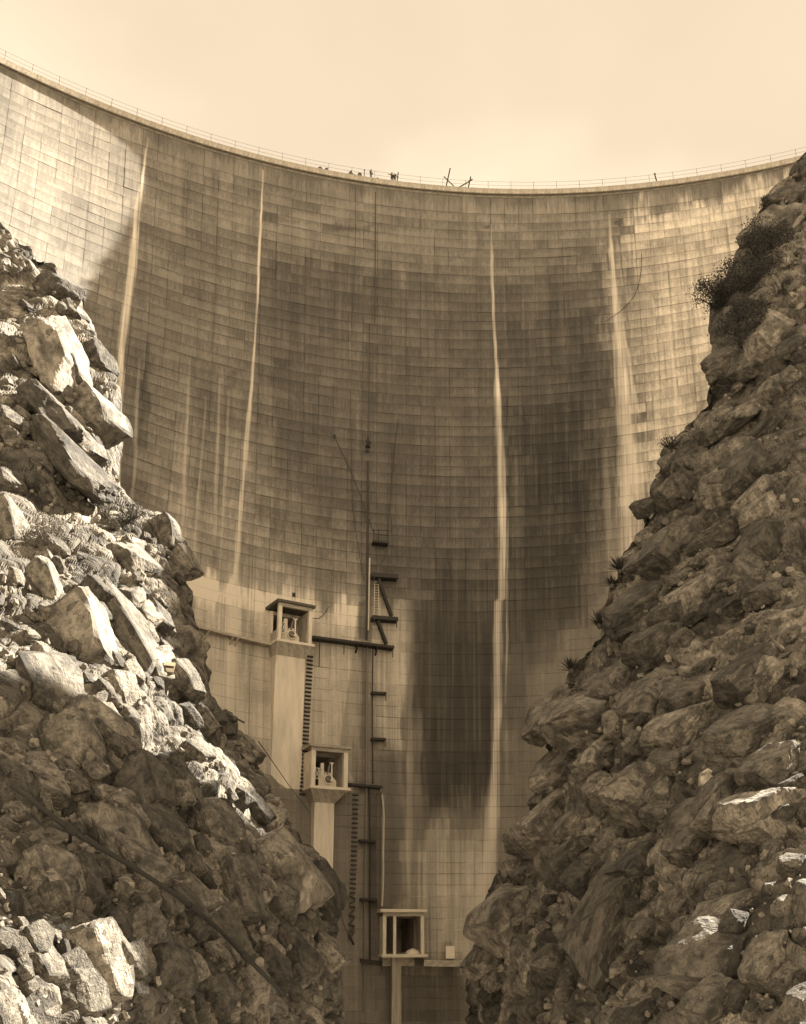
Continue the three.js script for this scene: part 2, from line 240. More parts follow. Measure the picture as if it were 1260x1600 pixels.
const TUNNELS = [{ px: 461, py: 1002, W: 58, Hp: 57, out: 2.7 }, { px: 515, py: 1229, W: 62, Hp: 58, out: 2.6 }, { px: 631, py: 1491, W: 66, Hp: 60, out: 2.4 }];   // the gate galleries behind the gatehouses
const dam = base('arch_dam', 'tall curved concrete arch dam with streaked and stained face filling the canyon', 'dam');
{
  // body: downstream face set 14 cm behind the cast lifts, upstream face and top
  const NX = 160, hs = LIFTS.slice();
  const holes = TUNNELS.map((t) => { const a = anchor(t.px, t.py, t.out), w = t.W * a.k / 2 - 0.55; return [a.p.x - w, a.p.x + w, a.p.y, a.p.y + t.Hp * a.k / 0.95 - 0.35]; });
  const pos = [], uv = [], idx = [];
  const thick = (h) => 3.2 + 24 * Math.pow(1 - clamp(h, 0, HC) / HC, 1.2);
  const span = (h) => { const R = fR(h), x = fX(h); return [Math.max(x - 0.95 * R, S0 * taper(h)), Math.min(x + 0.95 * R, S1 * taper(h))]; };
  for (const back of [0, 1]) for (const h of hs) { const [a, b] = span(h); for (let i = 0; i <= NX; i++) { const x = lerp(a, b, i / NX), z = faceZ(h, x); pos.push(x, h, back ? Math.min(z, faceZ(HC, x) + 4) - thick(h) : z - 0.14); uv.push((x / taper(h) - S0) / (S1 - S0), (h - H0) / (H1 - H0)); } }
  const NR = hs.length, W = NX + 1, off = NR * W;
  for (let j = 0; j < NR - 1; j++) for (let i = 0; i < NX; i++) { const a = j * W + i; if (!holes.some(([x0, x1, y0, y1]) => pos[(a + 1) * 3] > x0 && pos[a * 3] < x1 && hs[j + 1] > y0 + 0.05 && hs[j] < y1)) idx.push(a, a + 1, a + W + 1, a, a + W + 1, a + W); const q = a + off; idx.push(q, q + W + 1, q + 1, q, q + W, q + W + 1); }
  for (let i = 0; i < NX; i++) { const a = (NR - 1) * W + i; idx.push(a, a + 1, a + off + 1, a, a + off + 1, a + off); }
  for (let j = 0; j < NR - 1; j++) for (const i of [0, NX]) { const a = j * W + i, q = a + off; i ? idx.push(a, q, q + W, a, q + W, a + W) : idx.push(a, q + W, q, a, a + W, q + W); }
  const g = new THREE.BufferGeometry(); g.setAttribute('position', new THREE.Float32BufferAttribute(pos, 3)); g.setAttribute('uv', new THREE.Float32BufferAttribute(uv, 2)); g.setIndex(idx); g.computeVertexNormals();
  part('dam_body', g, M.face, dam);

  // cast lifts: form panels above, whole block widths below
  const list = [];
  const tunnels = TUNNELS.map((t) => { const a = anchor(t.px, t.py, t.out), x = a.p.x, w = t.W * a.k / 2 - 0.55, c = a.n.z; return { s0: (x - w * c) / taper(a.p.y), s1: (x + w * c) / taper(a.p.y), h0: a.p.y, h1: a.p.y + t.Hp * a.k / 0.95 - 0.35 }; });
  const R0 = rng(5);
  function piece(s0, s1, h0, h1, seg) {
    const gap = 0.012, rise = [0.055 * R0() * R0() - 0.005, 0.035 * R0() - 0.01], n = seg + 1, P = [], U = [], I = [];
    const yaw = 0.015 * (R0() - 0.5);
    for (let e = 0; e < 2; e++) for (let k = 0; k < 2; k++) for (let i = 0; i < n; i++) {       // e: outer face, then its root; k: foot, top
      const h = k ? h1 - gap : h0 + gap, s = lerp(s0, s1, i / seg) + (i === 0 ? gap : i === seg ? -gap : 0), x = s * taper(h), N = faceN(h, x);
      const o = e ? -0.16 : rise[k] + yaw * (i / seg - 0.5) * 2 - (i === 0 || i === seg ? 0.0 : 0);
      P.push(x + N.x * o, h, faceZ(h, x) + N.z * o); U.push((s - S0) / (S1 - S0), (h - H0) / (H1 - H0));
    }
    const f = (e, k, i) => (e * 2 + k) * n + i;
    for (let i = 0; i < seg; i++) { I.push(f(0, 0, i), f(0, 0, i + 1), f(0, 1, i + 1), f(0, 0, i), f(0, 1, i + 1), f(0, 1, i)); I.push(f(1, 0, i), f(1, 0, i + 1), f(0, 0, i + 1), f(1, 0, i), f(0, 0, i + 1), f(0, 0, i)); I.push(f(0, 1, i), f(0, 1, i + 1), f(1, 1, i + 1), f(0, 1, i), f(1, 1, i + 1), f(1, 1, i)); }
    I.push(f(1, 0, 0), f(0, 0, 0), f(0, 1, 0), f(1, 0, 0), f(0, 1, 0), f(1, 1, 0), f(0, 0, seg), f(1, 0, seg), f(1, 1, seg), f(0, 0, seg), f(1, 1, seg), f(0, 1, seg));
    const g = new THREE.BufferGeometry(); g.setAttribute('position', new THREE.Float32BufferAttribute(P, 3)); g.setAttribute('uv', new THREE.Float32BufferAttribute(U, 2)); g.setIndex(I);
    const q = g.toNonIndexed(); q.computeVertexNormals(); return q;
  }
  for (let r = 0; r < LIFTS.length - 1; r++) {
    const h0 = LIFTS[r], h1 = LIFTS[r + 1], hm = (h0 + h1) / 2, [a, b] = span(hm), wide = hm < 40; let skip = 0;
    for (let c = 0; c + (wide ? PB : 1) < COLS.length; c++) {
      if (wide && (c - 4) % PB !== 0) continue;
      if (!wide && skip > 0) { skip--; continue; }
      const inBlock = PB - (((c - 4) % PB) + PB) % PB, many = wide ? PB : Math.min(inBlock, 1 + Math.floor(2.6 * h3(c, r, 91) * h3(c >> 1, r, 92) * 1.6)); skip = many - 1;
      let s0 = COLS[c], s1 = COLS[Math.min(c + many, COLS.length - 1)];
      s0 = Math.max(s0, a / taper(hm) + 0.4); s1 = Math.min(s1, b / taper(hm) - 0.4);
      if (s1 - s0 < 0.6) continue;
      const tn = tunnels.filter((t) => hm > t.h0 && hm < t.h1 && t.s1 > s0 && t.s0 < s1);
      if (tn.length) { for (const [a0, b0] of [[s0, tn[0].s0], [tn[0].s1, s1]]) if (b0 - a0 > 0.3) { const sg = b0 - a0 > 3 ? 6 : 2; list.push({ g: piece(a0, b0, h0, h1, sg), area: 2e4 }); } continue; }
      const g = piece(s0, s1, h0, h1, wide ? 10 : 2);
      const c0 = proj(V((s0 + s1) / 2 * taper(hm), hm, faceZ(hm, (s0 + s1) / 2 * taper(hm))));
      const a0 = proj(V(s0 * taper(hm), h0, faceZ(h0, s0 * taper(hm)))), a1 = proj(V(s1 * taper(hm), h1, faceZ(h1, s1 * taper(hm))));
      const seen = c0[1] < 1600 && c0[0] > 0 && c0[0] < 1260 && !(c0[0] < 300 && c0[1] > 820) && !(c0[0] > 930 && c0[1] > 850) && !(c0[0] < 480 && c0[1] > 1300) && !(c0[0] > 800 && c0[1] > 1120);
      list.push({ g, area: seen ? Math.abs((a1[0] - a0[0]) * (a1[1] - a0[1])) + (wide ? 1e4 : 0) : -1 });
    }
  }
  list.sort((p, q) => q.area - p.area);
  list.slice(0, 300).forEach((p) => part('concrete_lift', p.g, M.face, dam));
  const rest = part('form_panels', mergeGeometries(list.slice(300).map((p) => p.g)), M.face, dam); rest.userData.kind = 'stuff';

  // coping: a slab that overhangs the face, cast in lengths
  const NS = 60;
  for (let b = 0; b < NS; b++) {
    const t0 = -0.80 + 1.30 * b / NS, t1 = -0.80 + 1.30 * (b + 1) / NS - 0.00025, P = [], I = [];
    const pr = [[0.66, 113.98], [0.80, 114.02], [0.80, 114.94], [0.74, 115], [-3.4, 115], [-3.4, 113.72], [-0.10, 113.72], [-0.10, 114.62], [0.60, 114.66], [0.60, 114.02]];   // lip and groove added under the overhang to darken its underside
    const n = pr.length, dy = 0.02 * (h3(b, 4, 4) - 0.5);
    const U = [];
    for (const t of [t0, (t0 + t1) / 2, t1]) pr.forEach(([o, y], q) => { const r = RC - o; P.push(XC + r * Math.sin(t), y + dy, -124.26 + RC - r * Math.cos(t)); U.push(RC * t / 2, (y + o) / 2); });
    for (let e = 0; e < 2; e++) for (let q = 0; q < n; q++) { const a = e * n + q, c = e * n + (q + 1) % n; I.push(a, a + n, c + n, a, c + n, c); }
    let g = new THREE.BufferGeometry(); g.setAttribute('position', new THREE.Float32BufferAttribute(P, 3)); g.setAttribute('uv', new THREE.Float32BufferAttribute(U, 2)); g.setIndex(I); g = g.toNonIndexed(); g.computeVertexNormals();
    part('coping', g, M.coping, dam);
  }
}

// ------------------------------------------------------------------ canyon floor
{
  const g = new THREE.PlaneGeometry(900, 900, 60, 60); g.rotateX(-Math.PI / 2); const p = g.attributes.position;
  for (let i = 0; i < p.count; i++) p.setY(i, -12 + 1.5 * (fbm3(p.getX(i) * 0.05, 0, p.getZ(i) * 0.05) - 0.5));
  g.computeVertexNormals();
  tag(part('canyon_floor', g, mat(1, { map: (() => { const t = mottle(0.28, 0.5, 380); t.repeat.set(300, 300); return t; })() })), 'stony canyon floor below the dam', null, null, 'structure');
}
// ------------------------------------------------------------------ the canyon walls
// control rows from the skyline against the dam (S) across the visible wall (M) to beyond the frame (L): pixel x, pixel y, axial depth
const LEFT = [
  [[-170, 240, 120], [-230, 280, 112], [-330, 330, 103]], [[53, 388, 117], [-40, 420, 109], [-220, 450, 96]], [[122, 455, 113], [40, 500, 103], [-190, 560, 86]], [[180, 575, 107], [80, 620, 94], [-180, 700, 72]],
  [[186, 735, 100], [90, 770, 83], [-170, 830, 62]], [[262, 812, 95], [130, 870, 74], [-160, 930, 53]], [[286, 900, 90], [150, 965, 66], [-160, 1030, 46]], [[314, 1005, 84], [165, 1085, 58], [-150, 1120, 41]],
  [[326, 1085, 80], [190, 1160, 53], [-150, 1200, 37]], [[398, 1160, 76], [215, 1240, 48], [-140, 1290, 33]], [[440, 1248, 72], [230, 1315, 44], [-140, 1370, 30]], [[515, 1345, 68], [270, 1395, 41], [-140, 1450, 27.5]],
  [[532, 1450, 64], [285, 1475, 39], [-140, 1520, 25.5]], [[540, 1560, 61], [295, 1575, 37], [-140, 1600, 24]], [[545, 1680, 58], [305, 1690, 35], [-140, 1720, 22]],
];
const RIGHT = [
  [[1275, 228, 96], [1345, 265, 90], [1520, 300, 80]], [[1215, 275, 95], [1290, 330, 87], [1500, 380, 76]], [[1130, 440, 90], [1235, 480, 79], [1480, 540, 66]], [[1100, 590, 86], [1215, 630, 73], [1460, 690, 58]],
  [[1036, 715, 83], [1185, 760, 67], [1450, 820, 52]], [[992, 820, 80], [1155, 870, 62], [1440, 930, 47]], [[948, 910, 77], [1125, 970, 57], [1430, 1030, 42]], [[890, 1020, 74], [1095, 1070, 52], [1420, 1120, 38]],
  [[828, 1115, 71], [1065, 1160, 48], [1420, 1200, 35]], [[838, 1190, 72], [1055, 1240, 46], [1420, 1280, 32]], [[796, 1310, 71], [1035, 1340, 43], [1420, 1380, 29]], [[762, 1410, 70], [1015, 1430, 40], [1420, 1460, 27]],
  [[728, 1510, 70], [995, 1530, 37], [1420, 1540, 25]], [[722, 1620, 68], [985, 1640, 34], [1420, 1640, 23]], [[715, 1720, 66], [980, 1740, 32], [1420, 1740, 22]],
];
const cell = { f1: 0, f2: 0, id: 0, cx: 0, cy: 0, cz: 0, i: 0, j: 0, k: 0 };
function worley(x, y, z, seed) {
  const i0 = Math.floor(x), j0 = Math.floor(y), k0 = Math.floor(z); let f1 = 9, f2 = 9;
  for (let i = i0 - 1; i <= i0 + 1; i++) for (let j = j0 - 1; j <= j0 + 1; j++) for (let k = k0 - 1; k <= k0 + 1; k++) {
    const a = i + 0.1 + 0.8 * h3(i, j, k * 3 + seed), b = j + 0.1 + 0.8 * h3(i + 911, j, k * 3 + seed), c = k + 0.1 + 0.8 * h3(i, j + 577, k * 3 + seed);
    const d = (a - x) * (a - x) + (b - y) * (b - y) + (c - z) * (c - z);
    if (d < f1) { f2 = f1; f1 = d; cell.cx = a; cell.cy = b; cell.cz = c; cell.i = i; cell.j = j; cell.k = k; } else if (d < f2) f2 = d;
  }
  cell.f1 = Math.sqrt(f1); cell.f2 = Math.sqrt(f2);
}
// one generation of fractured blocks: every cell is a flat-topped block with faceted sides, and the tallest at a point shows
class Blocks {
  constructor(size, flat, seed, slope) { Object.assign(this, { size, flat, seed, slope, n: 0, tone: 0, map: new Map(), p: [] }); }
  slot(i, j, k) {
    const key = ((i + 512) * 1024 + (j + 512)) * 1024 + (k + 512); let s = this.map.get(key); if (s !== undefined) return s;
    s = this.p.length; this.map.set(key, s); const r = (n) => h3(i + n * 131, j - n * 57, k + n * 29 + this.seed * 1009);
    this.p.push(i + 0.1 + 0.8 * r(1), j + 0.1 + 0.8 * r(2), k + 0.1 + 0.8 * r(3), r(4), 0.12 + 0.26 * r(5), r(6));
    for (let q = 0; q < 4; q++) { const z = 2 * r(10 + q) - 1, a = 6.283 * r(20 + q), e = Math.sqrt(1 - z * z), w = 0.75 + 0.6 * r(30 + q); this.p.push(e * Math.cos(a) * w, e * Math.sin(a) * w, z * w); }
    for (let q = 0; q < 3; q++) this.p.push((r(40 + q) - 0.5) * 0.9);
    return s;
  }
  at(v) {
    const x = v.x / this.size, y = v.y / this.size / this.flat, z = v.z / this.size, i0 = Math.floor(x) - 1, j0 = Math.floor(y) - 1, k0 = Math.floor(z) - 1, p = this.p; let best = -9, second = -9;
    for (let i = i0; i <= i0 + 2; i++) for (let j = j0; j <= j0 + 2; j++) for (let k = k0; k <= k0 + 2; k++) {
      const s = this.slot(i, j, k), a = x - p[s], b = y - p[s + 1], c = z - p[s + 2], r2 = a * a + b * b + c * c; if (r2 > 1.9) continue; let n = 0;
      for (let q = 0; q < 4; q++) { const o = s + 6 + q * 3, d = Math.abs(p[o] * a + p[o + 1] * b + p[o + 2] * c); if (d > n) n = d; }
      n = Math.max(n, 0.72 * Math.sqrt(r2));
      let h = 0.55 * p[s + 3] + p[s + 18] * a + p[s + 19] * b + p[s + 20] * c - this.slope * Math.max(0, n - p[s + 4]);
      if (h > best) { second = best; best = h; this.tone = p[s + 5]; } else if (h > second) second = h;
    }
    return best - 0.22 * (1 - sstep(0, 0.12, best - second));
  }
}
function sampleRow(C, u, w) {      // Catmull-Rom down the rows, quadratic across
  const n = C.length - 1, t = clamp(u, 0, 0.99999) * n, i = Math.floor(t), f = t - i, g = (k) => C[clamp(k, 0, n)];
  const cr = (a, b, c, d) => 0.5 * (2 * b + (c - a) * f + (2 * a - 5 * b + 4 * c - d) * f * f + (3 * b - a - 3 * c + d) * f * f * f);
  const o = []; for (let q = 0; q < 3; q++) { const k = []; for (let e = 0; e < 3; e++) k.push(cr(g(i - 1)[q][e], g(i)[q][e], g(i + 1)[q][e], g(i + 2)[q][e])); o.push(k); }
  const out = []; const tm = 0.45;
  for (let e = 0; e < 3; e++) { const a = o[0][e], b = o[1][e], c = o[2][e]; out.push(a * (w - tm) * (w - 1) / tm + b * w * (w - 1) / (tm * (tm - 1)) + c * w * (w - tm) / (1 - tm)); }
  return out;
}
const LV = [new Blocks(7.5, 0.7, 1, 1.5), new Blocks(3.1, 0.6, 2, 1.7), new Blocks(1.25, 0.6, 3, 1.5)];
const ZB = { w: 315, h: 430, d: null };   // nearest rock per 4-pixel cell, to stand things on it
ZB.d = new Float32Array(ZB.w * ZB.h).fill(1e9);
const rockGrain = dataTex(1024, 1024, (i, j) => { let s = 0, a = 0.5, p = 8, rd = 0; for (let q = 0; q < 7; q++) { const n = pn(i / 1024 * p, j / 1024 * p, p, 140 + q); s += a * n; if (q > 0 && q < 5) rd = Math.max(rd, (1 - Math.abs(2 * n - 1)) * (q < 3 ? 1 : 0.97)); a *= 0.66; p *= 2; } let L = 0.05 + 1.35 * (s / 1.45); if (rd > 0.96) L *= 0.45; const bl = pn(i / 1024 * 6, j / 1024 * 6, 6, 170) * 0.6 + pn(i / 1024 * 18, j / 1024 * 18, 18, 171) * 0.4; if (bl > 0.6) L *= lerp(1, 0.5, sstep(0.6, 0.68, bl)); if (bl < 0.33) L *= lerp(1, 1.35, sstep(0.33, 0.27, bl)); const sp = h3(i, j, 77); L *= 0.85 + 0.3 * sp; const v = enc(clamp(L * 1.05, 0, 1)); return [v, v, v]; }, true);
M.rock = new THREE.MeshStandardMaterial({ vertexColors: true, roughness: 0.95, bumpMap: rockBump, bumpScale: 0.16, flatShading: true, map: rockGrain });
function rockTone(p, fol, wob, base, con) {
  const b = fbm3(p.x * 0.22 + 3, p.y * 0.22, p.z * 0.22, 4), st = vn3(fol.x * 0.8, fol.y * 5.5, fol.z * 0.8), f = vn3(p.x * 3.1, p.y * 3.1, p.z * 3.1), g = vn3(p.x * 9, p.y * 9, p.z * 9);
  let L = base * (0.62 + 0.76 * b) * (0.80 + 0.4 * st) * (0.80 + 0.25 * f + 0.2 * g) * Math.exp(con * wob);
  const lich = fbm3(p.x * 0.6 + 20, p.y * 0.6 + 5, p.z * 0.6, 4); if (lich > 0.56) L *= lerp(1, 0.5, sstep(0.56, 0.64, lich));
  return clamp(L, 0.02, 0.5);
}
function wall(name, C, side, rows, cols, label) {
  const SC = side < 0 ? 0.72 : 0.74;       // this wall stands nearer than the control depths by this factor
  const back = 46, W = cols + back + 1, N = (rows + 1) * W, P = new Float32Array(N * 3);
  for (let j = 0; j <= rows; j++) {
    const u = j / rows;
    for (let i = 0; i < W; i++) {
      const o = (j * W + i) * 3; let p;
      if (i >= back) { const [x, y, d] = sampleRow(C, u, Math.pow((i - back) / cols, 1.15)); p = at(x, y, d * SC); }
      else {              // round the shoulder and back to the dam
        const [x, y, d] = sampleRow(C, u, 0); p = at(x, y, d * SC); const k = (back - i) / back, run = Math.max(10, 126 - d * SC * 0.92);
        p.x += (side < 0 ? -(k * k * 0.75 + 0.16 * k) : 1.1 * k + 0.2 * k * k) * run; p.y += k * 2; p.z -= run * k * 1.05;
      }
      P[o] = p.x; P[o + 1] = p.y; P[o + 2] = p.z;
    }
  }
  const idx = new Uint32Array(rows * (W - 1) * 6); let q = 0;
  for (let j = 0; j < rows; j++) for (let i = 0; i < W - 1; i++) { const a = j * W + i, b = a + 1, c = a + W, d = c + 1; if (side < 0) { idx[q++] = a; idx[q++] = b; idx[q++] = d; idx[q++] = a; idx[q++] = d; idx[q++] = c; } else { idx[q++] = a; idx[q++] = d; idx[q++] = b; idx[q++] = a; idx[q++] = c; idx[q++] = d; } }
  const g = new THREE.BufferGeometry(); g.setAttribute('position', new THREE.BufferAttribute(P, 3)); g.setIndex(new THREE.BufferAttribute(idx, 1)); g.computeVertexNormals();
  const Nn = g.attributes.normal.array, Cc = new Float32Array(N * 3), U = new Float32Array(N * 2), D = new Float32Array(N * 3);
  // smooth the normals of the base a little by sampling: base is smooth already
  const rot = new THREE.Matrix4().makeRotationFromEuler(new THREE.Euler(0.25, 0.3, side < 0 ? -0.95 : 0.85)), fol = V(0, 0, 0), w = V(0, 0, 0);
  let sgn = 0; for (let k = 0; k < N; k += 997) sgn += -(Nn[k * 3] * P[k * 3] + Nn[k * 3 + 1] * P[k * 3 + 1] + Nn[k * 3 + 2] * P[k * 3 + 2]); sgn = Math.sign(sgn);
  for (let k = 0; k < N; k++) {
    const px = P[k * 3], py = P[k * 3 + 1], pz = P[k * 3 + 2], x = px / SC, y = py / SC, z = pz / SC;
    const wx = fbm3(x * 0.35, y * 0.35, z * 0.35 + 5, 3) - 0.5, wy = fbm3(x * 0.35 + 31, y * 0.35, z * 0.35, 3) - 0.5, wz = fbm3(x * 0.35, y * 0.35 + 17, z * 0.35, 3) - 0.5;
    fol.set(x + 2.0 * wx, y + 2.0 * wy, z + 2.0 * wz).applyMatrix4(rot);
    let d = 0;
    d += 3.2 * (fbm3(x * 0.085 + 3, y * 0.085, z * 0.085, 3) - 0.5);
    d += 1.3 * LV[0].at(fol); const t1 = LV[0].tone - 0.5;
    d += 0.7 * LV[1].at(fol); const t2 = LV[1].tone - 0.5;
    const rough = sstep(0.40, 0.60, fbm3(x * 0.17 + 50, y * 0.17, z * 0.17, 3));      // some faces are broken small, some stay slabby
    d += lerp(0.12, 0.26, rough) * LV[2].at(fol); const t3 = LV[2].tone - 0.5;
    d += 0.10 * (fbm3(x * 1.6, y * 1.6, z * 1.6, 4) - 0.5);
    d = (d - 0.35) * SC;
    D[k * 3] = px + sgn * Nn[k * 3] * d; D[k * 3 + 1] = py + sgn * Nn[k * 3 + 1] * d; D[k * 3 + 2] = pz + sgn * Nn[k * 3 + 2] * d;
    const L = rockTone(V(x, y, z), fol, 0.9 * t1 + 0.9 * t2 + 0.6 * t3, 0.15, 0.9), c = tone(L); Cc[k * 3] = c[0]; Cc[k * 3 + 1] = c[1]; Cc[k * 3 + 2] = c[2];
    U[k * 2] = (px * 0.3 + pz) / 3; U[k * 2 + 1] = (py + 0.3 * px) / 3;
    w.set(D[k * 3], D[k * 3 + 1], D[k * 3 + 2]); const pp = proj(w), ci = Math.floor(pp[0] / 4), cj = Math.floor(pp[1] / 4);
    if (ci >= 0 && cj >= 0 && ci < ZB.w && cj < ZB.h) { const o = cj * ZB.w + ci; if (pp[2] < ZB.d[o]) ZB.d[o] = pp[2]; }
  }
  g.setAttribute('position', new THREE.BufferAttribute(D, 3)); g.setAttribute('color', new THREE.BufferAttribute(Cc, 3)); g.setAttribute('uv', new THREE.BufferAttribute(U, 2)); g.deleteAttribute('normal'); g.computeVertexNormals();
  const grp = new THREE.Group(); grp.name = name; scene.add(grp); tag(grp, label, null, null, 'structure');
  part('rock_face', g, M.rock, grp); return grp;
}
const cliffL = wall('cliff_left', LEFT, -1, 700, 340, 'sunlit broken rock wall of the canyon with pale slabs and a pipe across it');
const cliffR = wall('cliff_right', RIGHT, 1, 700, 340, 'shaded rock wall of the canyon made of jumbled boulders with bushes on top');
const rockDepth = (px, py) => { let d = 1e9; for (let j = -1; j <= 1; j++) for (let i = -1; i <= 1; i++) { const o = (Math.floor(py / 4) + j) * ZB.w + Math.floor(px / 4) + i; if (ZB.d[o] < d) d = ZB.d[o]; } return d > 1e8 ? null : d; };

// ------------------------------------------------------------------ unseen mountainsides added for the light: dark beside, pale behind the camera
{
  const hm = mat(1, { map: (() => { const t = mottle(0.055, 0.7, 400); t.repeat.set(40, 40); return t; })(), roughness: 1 });
  const hill = (name, label, nx, nz, f, m = hm) => { const P = [], U = [], I = []; for (let j = 0; j <= nz; j++) for (let i = 0; i <= nx; i++) { const [x, y, z] = f(i / nx, j / nz), n = fbm3(x * 0.05 + 9, y * 0.05, z * 0.05, 4) - 0.5; P.push(x, y + 14 * n, z); U.push(i / nx, j / nz); } for (let j = 0; j < nz; j++) for (let i = 0; i < nx; i++) { const a = j * (nx + 1) + i; I.push(a, a + nx + 1, a + 1, a + 1, a + nx + 1, a + nx + 2); } const g = new THREE.BufferGeometry(); g.setAttribute('position', new THREE.Float32BufferAttribute(P, 3)); g.setAttribute('uv', new THREE.Float32BufferAttribute(U, 2)); g.setIndex(I); g.computeVertexNormals(); tag(part(name, g, m), label, null, null, 'structure'); };
  hill('added_hillside_left', 'unseen brush-dark mountainside added above the sunlit rock wall to cut sky fill', 60, 80, (u, v) => [lerp(-60, -260, u) - 14 * sstep(0.5, 0, v), -12 + 190 * Math.pow(u, 0.8), lerp(-110, 140, v)]);  // added out of view to cut the sky fill
  hill('added_fill_hillside', 'unseen pale mountainside added downstream to throw sunlight back on the dam', 80, 50, (u, v) => [lerp(-220, 200, u), -12 + 165 * Math.pow(v, 0.9), lerp(45, 240, v) - 40 * Math.sin(u * 3.14)], mat(1, { map: (() => { const t = mottle(0.3, 0.5, 420); t.repeat.set(40, 40); return t; })(), roughness: 1 }));  // added out of view as a bounce surface for the lower dam
}
// ------------------------------------------------------------------ boulders and slabs, each cut by its own joint planes
function slabGeo(seed) {
  const R = rng(seed * 7919 + 13), g = new THREE.IcosahedronGeometry(1, 9), p = g.attributes.position, N = [], col = new Float32Array(p.count * 3), uv = new Float32Array(p.count * 2);
  for (const a of [[1, 0, 0], [-1, 0, 0], [0, 1, 0], [0, -1, 0], [0, 0, 1], [0, 0, -1]]) N.push([V(a[0] + 0.5 * (R() - 0.5), a[1] + 0.3 * (R() - 0.5), a[2] + 0.5 * (R() - 0.5)).normalize(), 0.56 + 0.20 * R()]);
  const cuts = 4 + Math.floor(R() * 5); for (let i = 0; i < cuts; i++) { const z = 2 * R() - 1, a = R() * 6.283, r = Math.sqrt(1 - z * z); N.push([V(r * Math.cos(a), r * Math.sin(a), z), 0.60 + 0.26 * R()]); }
  const v = V(0, 0, 0), ox = R() * 50;
  for (let i = 0; i < p.count; i++) {
    v.fromBufferAttribute(p, i).normalize(); let r = 1.05, face = 0;
    N.forEach(([n, d], q) => { const c = n.dot(v); if (c > 0.05 && d / c < r) { r = d / c; face = q; } });
    const f2 = fbm3(v.x * 5 + ox, v.y * 5, v.z * 5, 4) - 0.5, y = v.y * r, st = Math.floor(y * 5 + 0.6 * vn2(v.x * 3, v.z * 3, seed));
    r *= 1 + 0.035 * f2 + 0.05 * (h3(st, seed, face) - 0.5) + 0.045 * BV.at(fv.copy(v).multiplyScalar(r).addScalar(ox)) + 0.025 * BW.at(fv);
    p.setXYZ(i, v.x * r, v.y * r, v.z * r);
    const qx = v.x * r * 1.2, qy = v.y * r * 0.6, qz = v.z * r * 0.95, b = fbm3(qx * 2 + ox, qy * 2 + 9, qz * 2, 4), f = vn3(qx * 13, qy * 13, qz * 13), l2 = fbm3(qx * 3.2 + ox, qy * 3.2 + 3, qz * 3.2, 4), ban = fbm3(qx * 1.5, qy * 14, qz * 1.5 + ox, 3);
    let L = 0.15 * (0.62 + 0.76 * b) * (0.82 + 0.36 * ban) * (0.8 + 0.4 * f); if (l2 > 0.55) L *= lerp(1, 0.5, sstep(0.55, 0.63, l2));
    const c = tone(clamp(L, 0.02, 0.5)); col[i * 3] = c[0]; col[i * 3 + 1] = c[1]; col[i * 3 + 2] = c[2];
    const n = N[face][0], ax = Math.abs(n.x), ay = Math.abs(n.y), az = Math.abs(n.z), X = v.x * r * 1.2, Y = v.y * r * 0.6, Z = v.z * r * 0.95, q = ax > ay && ax > az ? [Z, Y] : ay > az ? [X, Z] : [X, Y];
    uv[i * 2] = q[0] * 0.7 + ox; uv[i * 2 + 1] = q[1] * 0.7;
  }
  g.setAttribute('color', new THREE.BufferAttribute(col, 3)); g.setAttribute('uv', new THREE.BufferAttribute(uv, 2)); g.computeVertexNormals(); return g;
}
const BV = new Blocks(0.55, 0.7, 21, 1.3), BW = new Blocks(0.2, 0.7, 22, 1.3), fv = V(0, 0, 0);
const ROCKS = []; for (let i = 0; i < 18; i++) ROCKS.push(slabGeo(i + 1));
const rockMats = [0.6, 0.9, 1.2, 1.7].map((k) => { const m = M.rock.clone(); m.color.setScalar(k); m.bumpScale = 0.12; return m; });
// the joint sets of each wall: long axis of the slabs, their face, the third direction
function frame(long, face) { const L = V(...long).normalize(), N = V(...face).addScaledVector(L, -V(...face).dot(L)).normalize(); return new THREE.Quaternion().setFromRotationMatrix(new THREE.Matrix4().makeBasis(L, N, L.clone().cross(N))); }
const FR_L = frame([0.52, -0.80, 0.10], [0.74, 0.47, 0.25]), FR_R = frame([0.66, 0.62, -0.25], [-0.55, 0.75, 0.30]);
// size in photo pixels (half length), proportions, twist off the joint frame, how far it is sunk in
function slab(parent, fr, px, py, r, o = {}) {
  const d0 = o.d ?? rockDepth(px, py); if (!d0) return null;
  const k = d0 / F, H = (n) => h3(px | 0, py | 0, n), th = o.th ?? 0.42 + 0.3 * H(7), wd = o.wd ?? 0.6 + 0.4 * H(8), d = d0 + (o.sink ?? 0.15 + 0.4 * H(9)) * r * wd * k;
  const m = shade(new THREE.Mesh(ROCKS[(o.v ?? Math.floor(H(1) * 18)) % 18], rockMats[Math.floor(H(5) * 4)])); m.name = o.name ?? 'rock_slab'; const w = o.w ?? 0.22;
  m.quaternion.copy(fr).multiply(new THREE.Quaternion().setFromEuler(new THREE.Euler(w * (H(2) - 0.5) * 2, w * (H(3) - 0.5) * 2, w * (H(4) - 0.5) * 2)));
  if (H(6) > 0.5) m.quaternion.multiply(new THREE.Quaternion().setFromAxisAngle(V(0, 1, 0), Math.PI)); 
  m.position.copy(at(px, py, d)); m.scale.set(r * k * 1.35, r * k * th * 1.35, r * k * wd * 1.35); parent.add(m); return m;
}
